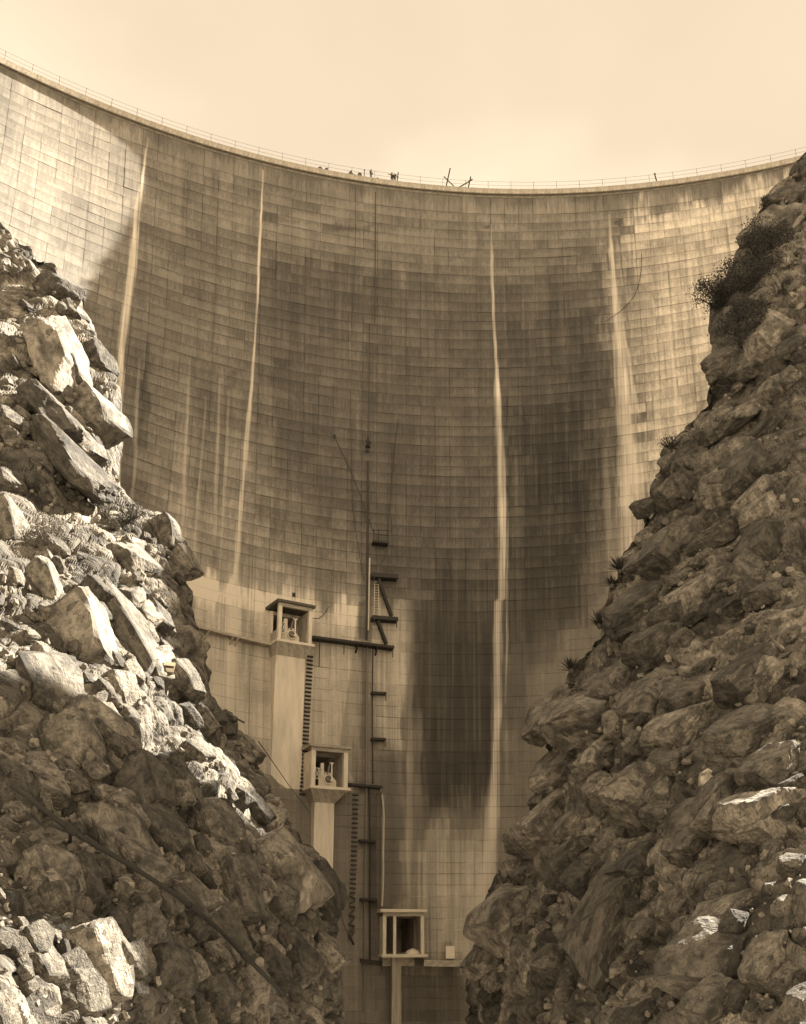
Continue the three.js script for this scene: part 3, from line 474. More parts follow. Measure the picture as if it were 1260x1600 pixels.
const bigL = [[200, 985, 100, { th: 0.3, wd: 0.42, sink: 0.1, w: 0.08 }], [262, 838, 36], [95, 455, 36], [155, 560, 34], [440, 1372, 84, { th: 0.7, wd: 0.6, sink: 0.3 }], [500, 1390, 46], [392, 1170, 26], [405, 1268, 30], [300, 1395, 46], [150, 1500, 70], [72, 1225, 46], [66, 1510, 44], [190, 1325, 84, { th: 0.35, w: 0.1 }], [125, 1010, 84], [80, 1090, 80, { th: 0.4 }], [118, 725, 92, { th: 0.3, wd: 0.6, sink: 0.12 }], [95, 560, 84, { th: 0.3, wd: 0.6, sink: 0.12 }], [80, 650, 80, { th: 0.3, sink: 0.15 }], [150, 650, 50], [250, 1500, 54], [340, 1470, 66], [372, 1390, 60], [460, 1490, 54], [512, 1490, 36], [85, 1370, 60], [290, 880, 30], [240, 960, 34], [205, 880, 44], [75, 920, 50], [285, 1060, 38], [175, 1150, 60], [120, 1170, 60], [230, 1230, 56], [330, 1290, 50]];
const bigR = [[852, 1122, 50], [915, 1115, 60, { th: 0.6 }], [948, 1440, 100, { th: 0.55, wd: 0.5, sink: 0.25 }], [1168, 1155, 66], [1066, 1140, 56], [1085, 1300, 66], [1195, 1280, 62], [1155, 650, 54, { th: 0.3 }], [1198, 668, 40, { th: 0.35 }], [1190, 772, 44], [1132, 772, 38], [990, 950, 62, { th: 0.35 }], [1045, 865, 52], [1062, 770, 38], [1015, 792, 32], [1130, 1440, 56], [1200, 1200, 46], [1060, 1410, 40], [1120, 1500, 76], [1195, 1500, 50], [875, 1205, 50], [855, 1295, 64], [796, 1430, 60], [902, 1290, 50], [760, 1490, 40], [1022, 1010, 46], [1090, 930, 50], [1060, 965, 40], [962, 1070, 46], [1010, 1090, 54], [1195, 510, 40], [1180, 560, 46], [1140, 560, 40], [1140, 720, 46], [1195, 850, 54], [1120, 840, 40], [1170, 1060, 66], [940, 1180, 46], [1000, 1240, 64], [990, 1350, 40]];
for (const [x, y, r, o] of bigL) slab(cliffL, FR_L, x, y, r, o);
for (const [x, y, r, o] of bigR) slab(cliffR, FR_R, x, y, r, o);
{ const m = slab(cliffR, FR_R, 1104, 1217, 16, { sink: -0.5, th: 0.8, wd: 0.9, w: 1, name: 'boulder' }); m.material = M.rock.clone(); m.material.map = null; m.material.color.setScalar(5); m.userData.label = 'clean white boulder'; }
function scatter(parent, fr, seed, n, r0, r1, inside, merged) {
  const R = rng(seed); let made = 0, guard = 0; const list = [];
  while (made < n && guard++ < n * 40) {
    const px = R() * 1260, py = 260 + R() * 1340, q = R(), r = r0 * Math.pow(r1 / r0, Math.pow(q, 1.6)); if (!inside(px, py)) continue;
    const d = rockDepth(px, py); if (!d) continue; const e0 = 8 + 0.6 * r; let edge = false; for (const [u, v] of [[-1, 0], [1, 0], [0, -1], [-0.7, -0.7], [0.7, -0.7]]) { const q2 = rockDepth(px + u * e0, py + v * e0); if (q2 === null || q2 > d + 3) edge = true; } if (edge) continue;
    const m = slab(parent, fr, px, py, r, { w: merged ? 1.2 : 0.26 }); if (m) { made++; list.push(m); }
  }
  if (merged) {         // rubble too small to tell apart: one part
    const small = new THREE.IcosahedronGeometry(1, 1), sp = small.attributes.position; for (let i = 0; i < sp.count; i++) { const k = 0.55 + 0.5 * h3(Math.round(sp.getX(i) * 99), Math.round(sp.getY(i) * 99), Math.round(sp.getZ(i) * 99)); sp.setXYZ(i, sp.getX(i) * k, sp.getY(i) * k, sp.getZ(i) * k); } small.computeVertexNormals();
    const im = new THREE.InstancedMesh(small, mat(0.14, { flatShading: true }), list.length); im.name = 'rubble'; im.userData.kind = 'stuff'; shade(im); const c = new THREE.Color();
    list.forEach((m, i) => { m.updateMatrix(); im.setMatrixAt(i, m.matrix); im.setColorAt(i, c.setScalar(0.5 + 0.9 * h3(i, 5, 5))); parent.remove(m); }); parent.add(im);
  }
}
const inL = (x, y) => x < 570 && rockDepth(x, y) < 86, inR = (x, y) => x > 690 && rockDepth(x, y) < 86;
scatter(cliffL, FR_L, 11, 90, 24, 52, inL); scatter(cliffL, FR_L, 15, 170, 10, 24, inL); scatter(cliffR, FR_R, 12, 90, 24, 52, inR); scatter(cliffR, FR_R, 16, 165, 10, 24, inR);
scatter(cliffL, FR_L, 13, 700, 2, 8, inL, true); scatter(cliffR, FR_R, 14, 700, 2, 8, inR, true);

// ------------------------------------------------------------------ plants
const leafMat = [0.02, 0.045, 0.12].map((L) => new THREE.MeshPhysicalMaterial({ color: new THREE.Color().setRGB(...tone(L)), roughness: 1, transmission: 0.12, thickness: 0, side: THREE.DoubleSide }));
M.bark = mat(0.07);
function shrub(px, py, rx, ry, seed, label, o = {}) {
  const d = (rockDepth(px, py + (o.foot ?? 0)) ?? rockDepth(px + 16, py + 16) ?? 66) - (o.front ?? 0.6), k = d / F, foot = at(px + (o.dx ?? 0), py + ry * 0.9, d + 0.6), R = rng(seed);
  const g = base(o.name ?? 'shrub', label, o.cat ?? 'shrub', foot, 0, o.group);
  const C = at(px, py, d).sub(foot), cl = [];
  for (let i = 0; i < (o.clumps ?? 16); i++) { const a = R() * 6.283, z = 2 * R() - 1, q = Math.sqrt(1 - z * z), s = 0.45 + 0.5 * R(); cl.push(V(C.x + rx * k * s * q * Math.cos(a), C.y + ry * k * s * z, C.z + 0.7 * rx * k * s * q * Math.sin(a))); }
  const pos = [], idx = [], n = o.leaves ?? 1700, L = o.leaf ?? 0.13, v = V(0, 0, 0), a1 = V(0, 0, 0), a2 = V(0, 0, 0);
  for (let i = 0; i < n; i++) {
    const c = cl[Math.floor(R() * cl.length)], s = (o.spread ?? 0.30) * rx * k, gz = () => (R() + R() + R() - 1.5) * 1.15;
    v.set(c.x + s * gz(), c.y + s * gz(), c.z + s * gz()); a1.set(R() - 0.5, R() - 0.5, R() - 0.5).normalize(); a2.set(R() - 0.5, R() - 0.5, R() - 0.5).cross(a1).normalize(); const l = L * (0.6 + 0.8 * R()), b = pos.length / 3;
    pos.push(v.x, v.y, v.z, v.x + a1.x * l * 0.5 + a2.x * l * 0.25, v.y + a1.y * l * 0.5 + a2.y * l * 0.25, v.z + a1.z * l * 0.5 + a2.z * l * 0.25, v.x + a1.x * l, v.y + a1.y * l, v.z + a1.z * l, v.x + a1.x * l * 0.5 - a2.x * l * 0.25, v.y + a1.y * l * 0.5 - a2.y * l * 0.25, v.z + a1.z * l * 0.5 - a2.z * l * 0.25); idx.push(b, b + 1, b + 2, b, b + 2, b + 3);
  }
  const lg = new THREE.BufferGeometry(); lg.setAttribute('position', new THREE.Float32BufferAttribute(pos, 3)); lg.setIndex(idx); lg.computeVertexNormals();
  const br = cl.map((c) => tube([V(0, -0.3, 0), V(C.x * 0.35 + c.x * 0.15, C.y * 0.3 + c.y * 0.12, c.z * 0.2), V(c.x * 0.75 + 0.1 * (R() - 0.5), c.y * 0.72, c.z * 0.7), c.clone()], 0.035 + 0.02 * R(), 8, 5));
  part('stem', merge(br), M.bark, g); part('foliage', lg, leafMat[o.tone ?? 0], g); return g;
}
function yucca(px, py, len, seed, label) {
  while (!rockDepth(px, py + 6)) px += 2; px += 9; py += 4;
  const d = (rockDepth(px, py + 6) ?? 55) - 0.15, k = d / F, R = rng(seed), g = base('yucca', label, 'yucca', at(px, py + 6, d), 0, 'spiky yucca tufts on the skyline of the shaded rock wall'), pos = [], idx = [];
  for (let i = 0; i < 110; i++) {
    const a = R() * 6.283, e = 0.15 + 1.35 * R(), D = V(Math.cos(a) * Math.cos(e) - 0.15, Math.sin(e), Math.sin(a) * Math.cos(e)).normalize(), l = len * k * (0.65 + 0.5 * R()), s = V(-D.z, 0, D.x).normalize().multiplyScalar(0.022), b = pos.length / 3, o = D.clone().multiplyScalar(0.06), m = D.clone().multiplyScalar(l * 0.5), t = D.clone().multiplyScalar(l); t.y -= l * 0.08 * R();
    pos.push(o.x - s.x, o.y, o.z - s.z, o.x + s.x, o.y, o.z + s.z, m.x + s.x, m.y, m.z + s.z, m.x - s.x, m.y, m.z - s.z, t.x, t.y, t.z); idx.push(b, b + 1, b + 2, b, b + 2, b + 3, b + 3, b + 2, b + 4);
  }
  const lg = new THREE.BufferGeometry(); lg.setAttribute('position', new THREE.Float32BufferAttribute(pos, 3)); lg.setIndex(idx); lg.computeVertexNormals();
  part('leaves', lg, leafMat[0], g); const cr = new THREE.SphereGeometry(0.16, 8, 6); cr.scale(1, 1.3, 1); part('crown', cr, M.bark, g);
}
const GB = 'dark bushes growing on top of the shaded rock wall';
shrub(1192, 380, 40, 50, 21, 'large dark leafy bush beside the crest end of the dam', { group: GB, leaves: 7500, clumps: 30, front: 1.6 });
shrub(1168, 428, 40, 38, 22, 'dark leafy bush below the large bush on the rock wall', { group: GB, leaves: 6000, clumps: 24, front: 1.6 });
shrub(1122, 462, 34, 30, 23, 'dark bush leaning out over the dam face with bare twig ends', { group: GB, leaves: 4600, clumps: 22, spread: 0.34, dx: 20, front: 1.2 });
shrub(1165, 505, 46, 34, 24, 'dark low bush between the leaning bush and the rock below', { group: GB, leaves: 6500, clumps: 26, front: 1.6 });
shrub(1205, 330, 18, 28, 25, 'narrow dark bush on the topmost rock of the shaded wall', { group: GB, leaves: 2600, front: 1.2 });
shrub(1150, 590, 44, 20, 26, 'sparse brushwood patch on the shaded wall below the bushes', { group: GB, leaves: 3000, tone: 1, front: 1.0, leaf: 0.08 });
shrub(1050, 690, 24, 14, 27, 'thin scrub on the edge of the shaded wall above jumbled boulders', { group: GB, leaves: 700, leaf: 0.08 });
yucca(958, 882, 30, 31, 'largest spiky yucca tuft, beside rounded pale rocks'); yucca(942, 905, 20, 35, 'small spiky tuft just under the largest yucca'); yucca(916, 968, 30, 32, 'spiky yucca tuft on the skyline between two other tufts'); yucca(868, 1038, 26, 33, 'spiky yucca tuft above the overhanging dark boulder');
shrub(72, 832, 36, 36, 41, 'pale fine leaved scrub on sunlit slope above a dark hollow', { tone: 2, leaf: 0.08, leaves: 2600, group: 'scrub on the sunlit rock wall' });
shrub(205, 800, 22, 20, 42, 'grey scrub on ledge beside the square dark rock', { tone: 1, leaf: 0.08, leaves: 1700, group: 'scrub on the sunlit rock wall' });
shrub(165, 800, 14, 12, 43, 'tuft of dry scrub on the sunlit slab next to the grey scrub', { tone: 2, leaf: 0.08, leaves: 700, group: 'scrub on the sunlit rock wall' });
// ------------------------------------------------------------------ things fixed to the dam face
function anchor(px, py, out = 0) {        // a spot on the face so that the point 'out' metres before it is seen at this pixel
  let u = px, v = py, p, n, q;
  for (let i = 0; i < 8; i++) { p = pixToFace(u, v); n = faceN(p.y, p.x); q = proj(p.clone().addScaledVector(n, out)); u += px - q[0]; v += py - q[1]; }
  return { p, n, k: q[2] / F, turn: Math.atan2(n.x, n.z) };
}
const onFace = (px, py, out = 0) => { const a = anchor(px, py, out); return a.p.clone().addScaledVector(a.n, out); };
function ext(pts, depth, bevel = 0.02) { const s = new THREE.Shape(pts.map(([x, y]) => new THREE.Vector2(x, y))); const g = new THREE.ExtrudeGeometry(s, { depth, bevelEnabled: true, bevelSize: bevel, bevelThickness: bevel, bevelSegments: 1 }); return g; }
function frustum(x0, z0, x1, z1, yt, yb, zb = -0.4) {   // top half width x0 and reach z0, foot half width x1 and reach z1
  const P = [[-x0, yt, zb], [x0, yt, zb], [x0, yt, z0], [-x0, yt, z0], [-x1, yb, zb], [x1, yb, zb], [x1, yb, z1], [-x1, yb, z1]], Fc = [[3, 2, 1, 0], [4, 5, 6, 7], [7, 6, 2, 3], [6, 5, 1, 2], [4, 7, 3, 0], [5, 4, 0, 1]], p = [], u = [];
  for (const f of Fc) for (const i of [0, 1, 2, 0, 2, 3]) { const q = P[f[i]]; p.push(...q); u.push((q[0] + q[2]) / 2, q[1] / 2); }
  const g = new THREE.BufferGeometry(); g.setAttribute('position', new THREE.Float32BufferAttribute(p, 3)); g.setAttribute('uv', new THREE.Float32BufferAttribute(u, 2)); g.computeVertexNormals(); return g;
}
function gatehouse(px, py, W, Hp, out, label, o) {
  const a = anchor(px, py, out), k = a.k, w = W * k / 2, h = Hp * k / 0.95, g = base('gatehouse', label, 'gatehouse', a.p, a.turn, 'gatehouses on the dam face'), ps = o.post ?? 0.42;
  const fs = part('floor_slab', B(-w - 0.12, w + 0.35, -0.3, 0, -0.6, out + 0.12), M.pale, g);
  if (o.hopper) { part('corbel', frustum(w + 0.05, out, o.pw * k / 2 + 0.05, o.po + 0.06, -0.302, -1.55), M.concrete, fs); part('shaft', B(-o.pw * k / 2, o.pw * k / 2, -o.pl * k, -1.552, -4, o.po), o.shaftMat ?? M.pale, g); }
  for (const s of [-1, 1]) part('post', B(s < 0 ? -w : w - ps, s < 0 ? -w + ps : w, 0.002, h - 0.4, out - ps, out), M.pale, g);
  part('lintel', B(-w, w, h - 0.398, h, out - ps, out), M.concrete, g);
  if (o.mullion !== undefined) part('mullion', B(o.mullion * k - 0.16, o.mullion * k + 0.16, 0.002, h - 0.402, out - ps + 0.05, out - 0.05), M.pale, g);
  const rw = part('side_wall', B(w - ps, w - 0.003, 0.002, h - 0.402, -0.6, out - ps - 0.002), M.concrete, g); rw.userData.label = 'solid side wall';
  if (o.leftOpen) { part('rear_post', B(-w, -w + 0.3, 0.002, h - 0.402, -0.6, 0.5), M.pale, g); part('sill_wall', B(-w + 0.003, -w + 0.28, 0.002, h * 0.28, 0.502, out - ps - 0.002), M.concrete, g); }
  else part('side_wall', B(-w + 0.003, -w + ps, 0.002, h - 0.402, -0.6, out - ps - 0.002), M.pale, g);
  part('roof_slab', B(-w - 0.3, w + 0.25, h + 0.002, h + 0.3, -0.6, out + 0.3), o.roof ?? M.concrete, g);
  const gx = w - 0.5, gy = h - 0.35;         // lining of the gate gallery that runs back into the dam
  for (const q of [B(-gx - 0.2, -gx, 0.004, gy, -9, -0.62), B(gx, gx + 0.2, 0.004, gy, -9, -0.62), B(-gx - 0.2, gx + 0.2, gy + 0.002, gy + 0.25, -9, -0.62), B(-gx - 0.2, gx + 0.2, -0.25, -0.002, -9, -0.62), B(-gx, gx, 0.006, gy - 0.002, -9.2, -8.9)]) part('gallery_lining', q, M.concrete, g);
  if (o.hopper && o.rail) { const x0 = -w + ps + 0.05, x1 = x0 + 6.5 * k, z = out - ps / 2, y0 = 12 * k, y1 = 28 * k; for (const q of [bar(V(x0, y0, z), V(x1, y0, z), 0.05), bar(V(x0, y1, z), V(x1, y1, z), 0.05), bar(V(x0, 0, z), V(x0, y1, z), 0.05), bar(V(x1, 0, z), V(x1, y1, z), 0.06), bar(V(x0, y0, z), V(x1, y1, z), 0.035), bar(V(x0, y1, z), V(x1, y0, z), 0.035)]) part('guard_bar', q, M.paintIron, g); }
  return { g, a, k, w, h };
}
function hoist(G, out, dx, label, column) {
  const k = G.k, P = new THREE.Vector3(dx * k, 0.003, out - 1.0).applyMatrix4(new THREE.Matrix4().makeRotationY(G.a.turn)).add(G.a.p), g = base('gate_hoist', label, 'hoist', P, G.a.turn, 'gate hoists in the gatehouses'), u = (a) => a.map(([x, y]) => [x * k, y * k]);
  part('frame_plate', ext(u([[-14.5, 0], [14.5, 0], [14.5, 11], [8, 18], [5, 24], [-3, 24], [-6, 19], [-14, 15]]), 0.25), M.paintIron, g);
  const ring = new THREE.TorusGeometry(7 * k, 1.1 * k, 10, 28); ring.translate(0.5 * k, 12.5 * k, 0.42); part('gear_ring', ring, M.paintIron, g);
  const disc = new THREE.CylinderGeometry(5.9 * k, 5.9 * k, 0.04, 24); disc.rotateX(Math.PI / 2); disc.translate(0.5 * k, 12.5 * k, 0.31); const gd = part('gear_disc', disc, M.greyIron, g);
  const hub = new THREE.CylinderGeometry(2.6 * k, 2.6 * k, 0.2, 14); hub.rotateX(Math.PI / 2); hub.translate(-0.6 * k, 12.5 * k, 0.42); part('hub', hub, M.greyIron, gd);
  part('lever', merge([bar(V(4.8 * k, 11 * k, 0.62), V(4.4 * k, 37 * k, 0.62), 1.1 * k, 8), bar(V(0.4 * k, 38 * k, 0.62), V(7.6 * k, 38 * k, 0.62), 0.9 * k, 8), bar(V(2.2 * k, 11 * k, 0.62), V(7.4 * k, 11 * k, 0.62), 0.9 * k, 8)]), M.whitePaint, g);
  part('connecting_rod', merge([bar(V(-1.5 * k, 20 * k, 0.4), V(2 * k, 36 * k, 0.4), 1.5 * k, 8)]), M.greyIron, g);
  if (column) { const c = part('column', merge([B(-13 * k, -6.5 * k, 15 * k, 27 * k, 0, 0.35), B(-12.6 * k, -7 * k, 27.6 * k, 38 * k, 0.03, 0.32)]), M.paintIron, g); c.userData.label = 'square upright column'; }
}
const GH1 = gatehouse(461, 1002, 58, 57, 2.7, 'upper gatehouse with dark roof edge and hoist, on tall pale shaft', { hopper: true, pw: 50, po: 1.7, pl: 260, roof: M.wood, leftOpen: true, rail: true });
hoist(GH1, 2.7, -2.5, 'pale gate hoist inside the upper gatehouse with the dark roof', true);
const GH2 = gatehouse(515, 1229, 62, 58, 2.6, 'middle gatehouse with solid pale side wall and hoist, beside step irons', { hopper: true, pw: 33, po: 1.3, pl: 260, roof: M.coping, rail: true, post: 0.5 });
hoist(GH2, 2.6, 1, 'pale gate hoist inside the middle gatehouse', true);
const GH3 = gatehouse(631, 1491, 66, 60, 2.4, 'lowest gatehouse with empty dark opening split by a white post', { mullion: -14, roof: M.pale, post: 0.36 });
part('pier', B(-15 * GH3.k, 0, -12, -0.302, -3, 1.0), M.concrete, GH3.g); part('bed_block', B(-30 * GH3.k, 22 * GH3.k, -1.2, -0.302, -2, 0.6), M.concrete, GH3.g);
{ const hp = new THREE.IcosahedronGeometry(1, 3), p = hp.attributes.position; for (let i = 0; i < p.count; i++) { const f = 1 + 0.5 * (fbm3(p.getX(i) * 2, p.getY(i) * 2, p.getZ(i) * 2) - 0.5); p.setXYZ(i, p.getX(i) * 0.75 * f, Math.max(0, p.getY(i) * 0.55 * f), p.getZ(i) * 0.5 * f); } hp.computeVertexNormals(); const s = part('debris_heap', hp, M.pale); s.position.copy(V(17 * GH3.k, 0.004, 1.5).applyMatrix4(new THREE.Matrix4().makeRotationY(GH3.a.turn)).add(GH3.a.p)); tag(s, 'pale heap of debris on floor of the lowest gatehouse', 'debris'); }

function walkway(name, label, cat, pts, width, t, m, o = {}) {
  const A = pts.map(([x, y]) => anchor(x, y, width)), g = base(name, label, cat, A[0].p, 0, o.group), O = A[0].p;
  for (let i = 0; i + 1 < A.length; i++) {
    const p = A[i].p, q = A[i + 1].p, d = q.clone().sub(p), L = Math.hypot(d.x, d.z), yaw = Math.atan2(-d.z, d.x), n = Math.max(1, o.planks ? 4 : 1);
    for (let b = 0; b < n; b++) { const z0 = -0.5 + (width + 0.5) * b / n, geo = B(0, L + 0.01, -t, 0, z0, -0.5 + (width + 0.5) * (b + 1) / n - (n > 1 ? 0.02 : 0)); geo.applyMatrix4(new THREE.Matrix4().makeRotationZ(Math.atan2(d.y, L))); geo.applyMatrix4(new THREE.Matrix4().makeRotationY(yaw)); geo.translate(p.x - O.x, p.y - O.y, p.z - O.z); part(n > 1 ? 'plank' : 'deck', geo, m, g); }
  }
  for (const [x, y, drop] of o.brackets ?? []) {
    const a = anchor(x, y, width * 0.9), f = a.p.clone().addScaledVector(a.n, width * 0.92).sub(O), r = a.p.clone().addScaledVector(a.n, -0.2).sub(O), D = drop * a.k;
    part('bracket', merge([plank(V(f.x, f.y - t, f.z), V(r.x, r.y - D - t, r.z), 0.16, 0.16), plank(V(f.x, f.y - t - 0.1, f.z), V(r.x, r.y - t - 0.1, r.z), 0.14, 0.14)]), o.bm ?? M.tarWood, g);
  }
  for (const [x, y, drop] of o.hangers ?? []) { const a = anchor(x, y, width * 0.9), f = a.p.clone().addScaledVector(a.n, width * 0.92).sub(O); part('hanger', plank(V(f.x, f.y, f.z), V(f.x, f.y - drop * a.k, f.z), 0.09, 0.09), M.tarWood, g); }
  return g;
}
walkway('catwalk', 'narrow catwalk on the pale wall left of the upper gatehouse', 'catwalk', [[296, 973], [340, 984], [380, 994], [427, 1005]], 1.0, 0.28, M.concrete, { brackets: [[327, 982, 16], [365, 991, 16], [373, 993, 16]], bm: M.concrete });
walkway('catwalk', 'dark timber catwalk from the upper gatehouse across the dark seam', 'catwalk', [[490, 993], [530, 998], [570, 1003], [616, 1009]], 1.3, 0.3, M.tarWood, { planks: true, hangers: [[500, 994, 50], [538, 999, 24], [614, 1008, 20]], brackets: [[560, 1002, 14], [590, 1006, 14]] });
const GL = 'timber landings beside the vertical pipe';
walkway('landing', 'dark timber landing at the head of the white ladder', 'landing', [[583, 894], [622, 897]], 1.3, 0.55, M.tarWood, { planks: true, hangers: [[620, 897, 16], [585, 894, 18]], group: GL });
walkway('landing', 'dark timber landing at the foot of the white ladder', 'landing', [[583, 961], [622, 964]], 1.3, 0.45, M.tarWood, { planks: true, hangers: [[620, 964, 18], [585, 962, 16]], group: GL });
for (const [a, b, l] of [[[582, 1080], [604, 1081], 'small dark bracket landing below the timber catwalk'], [[582, 1152], [603, 1153], 'small dark bracket landing above the wet stepped patch'], [[546, 1223], [598, 1228], 'dark timber landing joined to the middle gatehouse'], [[563, 1311], [588, 1313], 'small dark bracket landing under the middle gatehouse landing'], [[565, 1403], [590, 1404], 'small dark bracket landing above the lowest gatehouse roof'], [[566, 1498], [598, 1502], 'dark landing beside floor of the lowest gatehouse']]) walkway('landing', l, 'landing', [a, b], 0.9, 0.26, M.tarWood, { planks: true, hangers: [[b[0] - 1, b[1], 14], [a[0] + 2, a[1], 9]], group: GL });
walkway('ledge', 'concrete ledge from the lowest gatehouse to the shaded rocks', 'ledge', [[664, 1500], [690, 1501], [722, 1501]], 2.3, 0.6, M.concrete);
{ const a = anchor(704, 1498, 0.9), g = base('white_board', 'white board standing on ledge beside the lowest gatehouse', 'board', a.p, a.turn); const k = a.k; part('panel', B(-7 * k, 7 * k, 0.004, 19 * k, 0.85, 0.92), M.whitePaint, g); part('foot', B(-7 * k, 7 * k, 0.004, 0.08, 0.7, 0.848), M.wood, g); }

function ladder(name, label, x0, y0, x1, y1, w, step, m, o = {}) {
  const n = Math.round(Math.hypot(x1 - x0, y1 - y0) / step), A = anchor(x1, y1, 0.2), O = A.p, g = base(name, label, 'ladder', O, 0, o.group), R = rng(o.seed ?? 3), r = o.r ?? 0.05, P = (u, s) => { const a = anchor(lerp(x0, x1, u), lerp(y0, y1, u), o.out ?? 0.25), t = V(a.n.z, 0, -a.n.x); return a.p.clone().addScaledVector(a.n, o.out ?? 0.25).addScaledVector(t, s * w * a.k / 2).sub(O); };
  if (!o.irons) for (const s of [-1, 1]) part('rail', tube([0, 0.25, 0.5, 0.75, 1].map((u) => P(u, s)), o.rr ?? 0.05, 16, 5), m, g);
  for (let i = 0; i <= n; i++) { const u = (i + 0.3) / (n + 0.6), a = P(u, -1), b = P(u, 1); if (o.loose && u > o.loose) { const q = (R() - 0.5) * 0.6 * (u - o.loose) / (1 - o.loose) * 2; a.y += q; b.y -= q; } part('rung', o.irons ? plank(a, b, r * 2.2, r * 2) : bar(a, b, r, 5), m, g); if (o.irons) { const i0 = g.children[g.children.length - 1]; i0.name = 'step_iron'; } }
  return g;
}
ladder('ladder', 'white ladder between the two dark timber landings', 589, 908, 588, 961, 7, 4.6, M.palewood, { rr: 0.06, r: 0.05 });
ladder('step_irons', 'row of dark step irons beside the pale shaft of the upper gatehouse', 485, 1024, 473, 1243, 10, 6.2, M.iron, { irons: true, r: 0.075, out: 0.18 });
ladder('step_irons', 'row of dark step irons below the middle gatehouse, bent near the foot', 556, 1240, 549, 1470, 9.5, 7.4, M.iron, { irons: true, r: 0.07, out: 0.2, loose: 0.5, seed: 8 });
function stair(label, x0, y0, x1, y1) {
  const A = anchor(x1, y1, 0.8), O = A.p, g = base('stair_flight', label, 'stairs', O, 0, 'timber stair flights'), a0 = onFace(x0, y0, 0.9).sub(O), b0 = onFace(x1, y1, 0.9).sub(O), n = A.n;
  for (const s of [0, -0.65]) part('stringer', plank(a0.clone().addScaledVector(n, s), b0.clone().addScaledVector(n, s), 0.3, 0.08), M.tarWood, g);
  for (let i = 1; i < 12; i++) { const p = a0.clone().lerp(b0, i / 12); part('tread', plank(p.clone().addScaledVector(n, 0.04), p.clone().addScaledVector(n, -0.69), 0.26, 0.05), M.tarWood, g); }
}
stair('steep dark timber stair under the upper landing beside the white ladder', 592, 903, 613, 962); stair('steep dark timber stair down to the catwalk', 591, 969, 605, 1006);

// hanging stage
{ const a = anchor(595, 846, 1.0), g = base('hanging_stage', 'hanging work stage with guard rails slung on two ropes', 'scaffold', a.p, a.turn), k = a.k, w = 12.5 * k;
  for (let i = 0; i < 4; i++) part('plank', B(-w, w, -0.28, 0, 0.1 + i * 0.3, 0.38 + i * 0.3), M.tarWood, g);
  for (const x of [-w + 0.1, -w * 0.3, w - 0.1]) part('upright', B(x - 0.05, x + 0.05, 0.002, 19 * k, 1.15, 1.25), M.tarWood, g);
  for (const [y, t] of [[10 * k, -0.03], [17 * k, 0.06]]) part('guard_rail', plank(V(-w - 0.1, y - t, 1.28), V(w + 0.1, y + t * 2, 1.28), 0.09, 0.06), M.tarWood, g); }
// pipes, ropes and cables
function line(name, label, cat, pts, r, m, out = 0.3, group) { const P = pts.map(([x, y, o]) => onFace(x, y, o ?? out)), g = part(name, tube(P, r, Math.max(12, pts.length * 8), 6), m); return tag(g, label, cat, group); }
line('rope', 'dark rope down the seam from the crest to halfway', 'rope', [[587, 300], [587, 400], [586, 505]], 0.06, M.rope);
line('rope', 'dark line on the seam above the suspended worker', 'rope', [[578, 505], [577, 600], [575, 690]], 0.06, M.rope, 0.5);
line('rope', 'thin rope hanging from the crest left of the seam', 'rope', [[556, 290], [555, 400], [549, 512]], 0.035, M.rope);
line('rope', 'slanting rope from a hook on the face to the left of the hanging stage', 'rope', [[523, 682], [552, 745], [584, 832, 1.0]], 0.06, M.rope); line('rope', 'slanting rope from the face down to the right of the hanging stage', 'rope', [[622, 655], [614, 730], [606, 833, 1.0]], 0.06, M.rope);
line('rope', 'thin rope curving down the face left of the pipe', 'rope', [[548, 610], [549, 700], [552, 790], [560, 855], [569, 905]], 0.035, M.rope);
line('rope', 'slack rope looping below the hanging stage', 'rope', [[607, 848, 0.8], [603, 866], [592, 882], [574, 884]], 0.03, M.rope);
line('cable', 'loose dark cable curving across the white streak on the face', 'cable', [[1003, 395], [1001, 430], [991, 462], [972, 484], [945, 503]], 0.045, M.rope);
line('cable', 'short cable curling from the upper gatehouse side', 'cable', [[489, 966], [498, 966], [506, 960], [514, 948]], 0.05, M.rope, 0.5);
const GP = 'pipes down the middle seam of the dam';
line('pipe', 'dark pipe running down the seam past the hanging stage', 'pipe', [[575, 720], [575, 800], [574, 900], [573, 1000]], 0.13, M.iron, 0.2, GP); line('pipe', 'pale pipe standing beside the dark pipe at the landings', 'pipe', [[578, 872], [577, 920], [576, 985]], 0.10, M.palewood, 0.3, GP);
line('pipe', 'dark pipe from the timber catwalk down to the canyon floor', 'pipe', [[574, 1012], [573, 1120], [572, 1300], [570, 1420], [569, 1580]], 0.11, M.greyIron, 0.25, GP); line('pipe', 'thin pipe beside the dark pipe under the timber catwalk', 'pipe', [[583, 1012], [582, 1120], [583, 1225]], 0.07, M.iron, 0.25, GP); line('pipe', 'thin dark pipe behind the small bracket landings', 'pipe', [[577, 1230], [578, 1350], [578, 1500]], 0.09, M.iron, 0.25, GP);
line('hose', 'pale hose hanging from the middle landing to the lowest gatehouse roof', 'hose', [[596, 1232, 0.7], [600, 1270], [599, 1330], [599, 1380], [597, 1416, 0.6]], 0.1, M.palewood, 0.35);
for (const [x, y, l] of [[460, 929, 'small dark hook on the face above the upper gatehouse'], [523, 681, 'small dark hook on the face holding the slanting rope']]) { const a = anchor(x, y, 0.2), g = base('wall_hook', l, 'hook', a.p, a.turn, 'iron hooks on the dam face'); part('plate', B(-0.2, 0.2, -0.25, 0.25, -0.1, 0.1), M.iron, g); part('eye', new THREE.TorusGeometry(0.2, 0.06, 6, 14).rotateY(Math.PI / 2).translate(0, 0, 0.25), M.iron, g); }

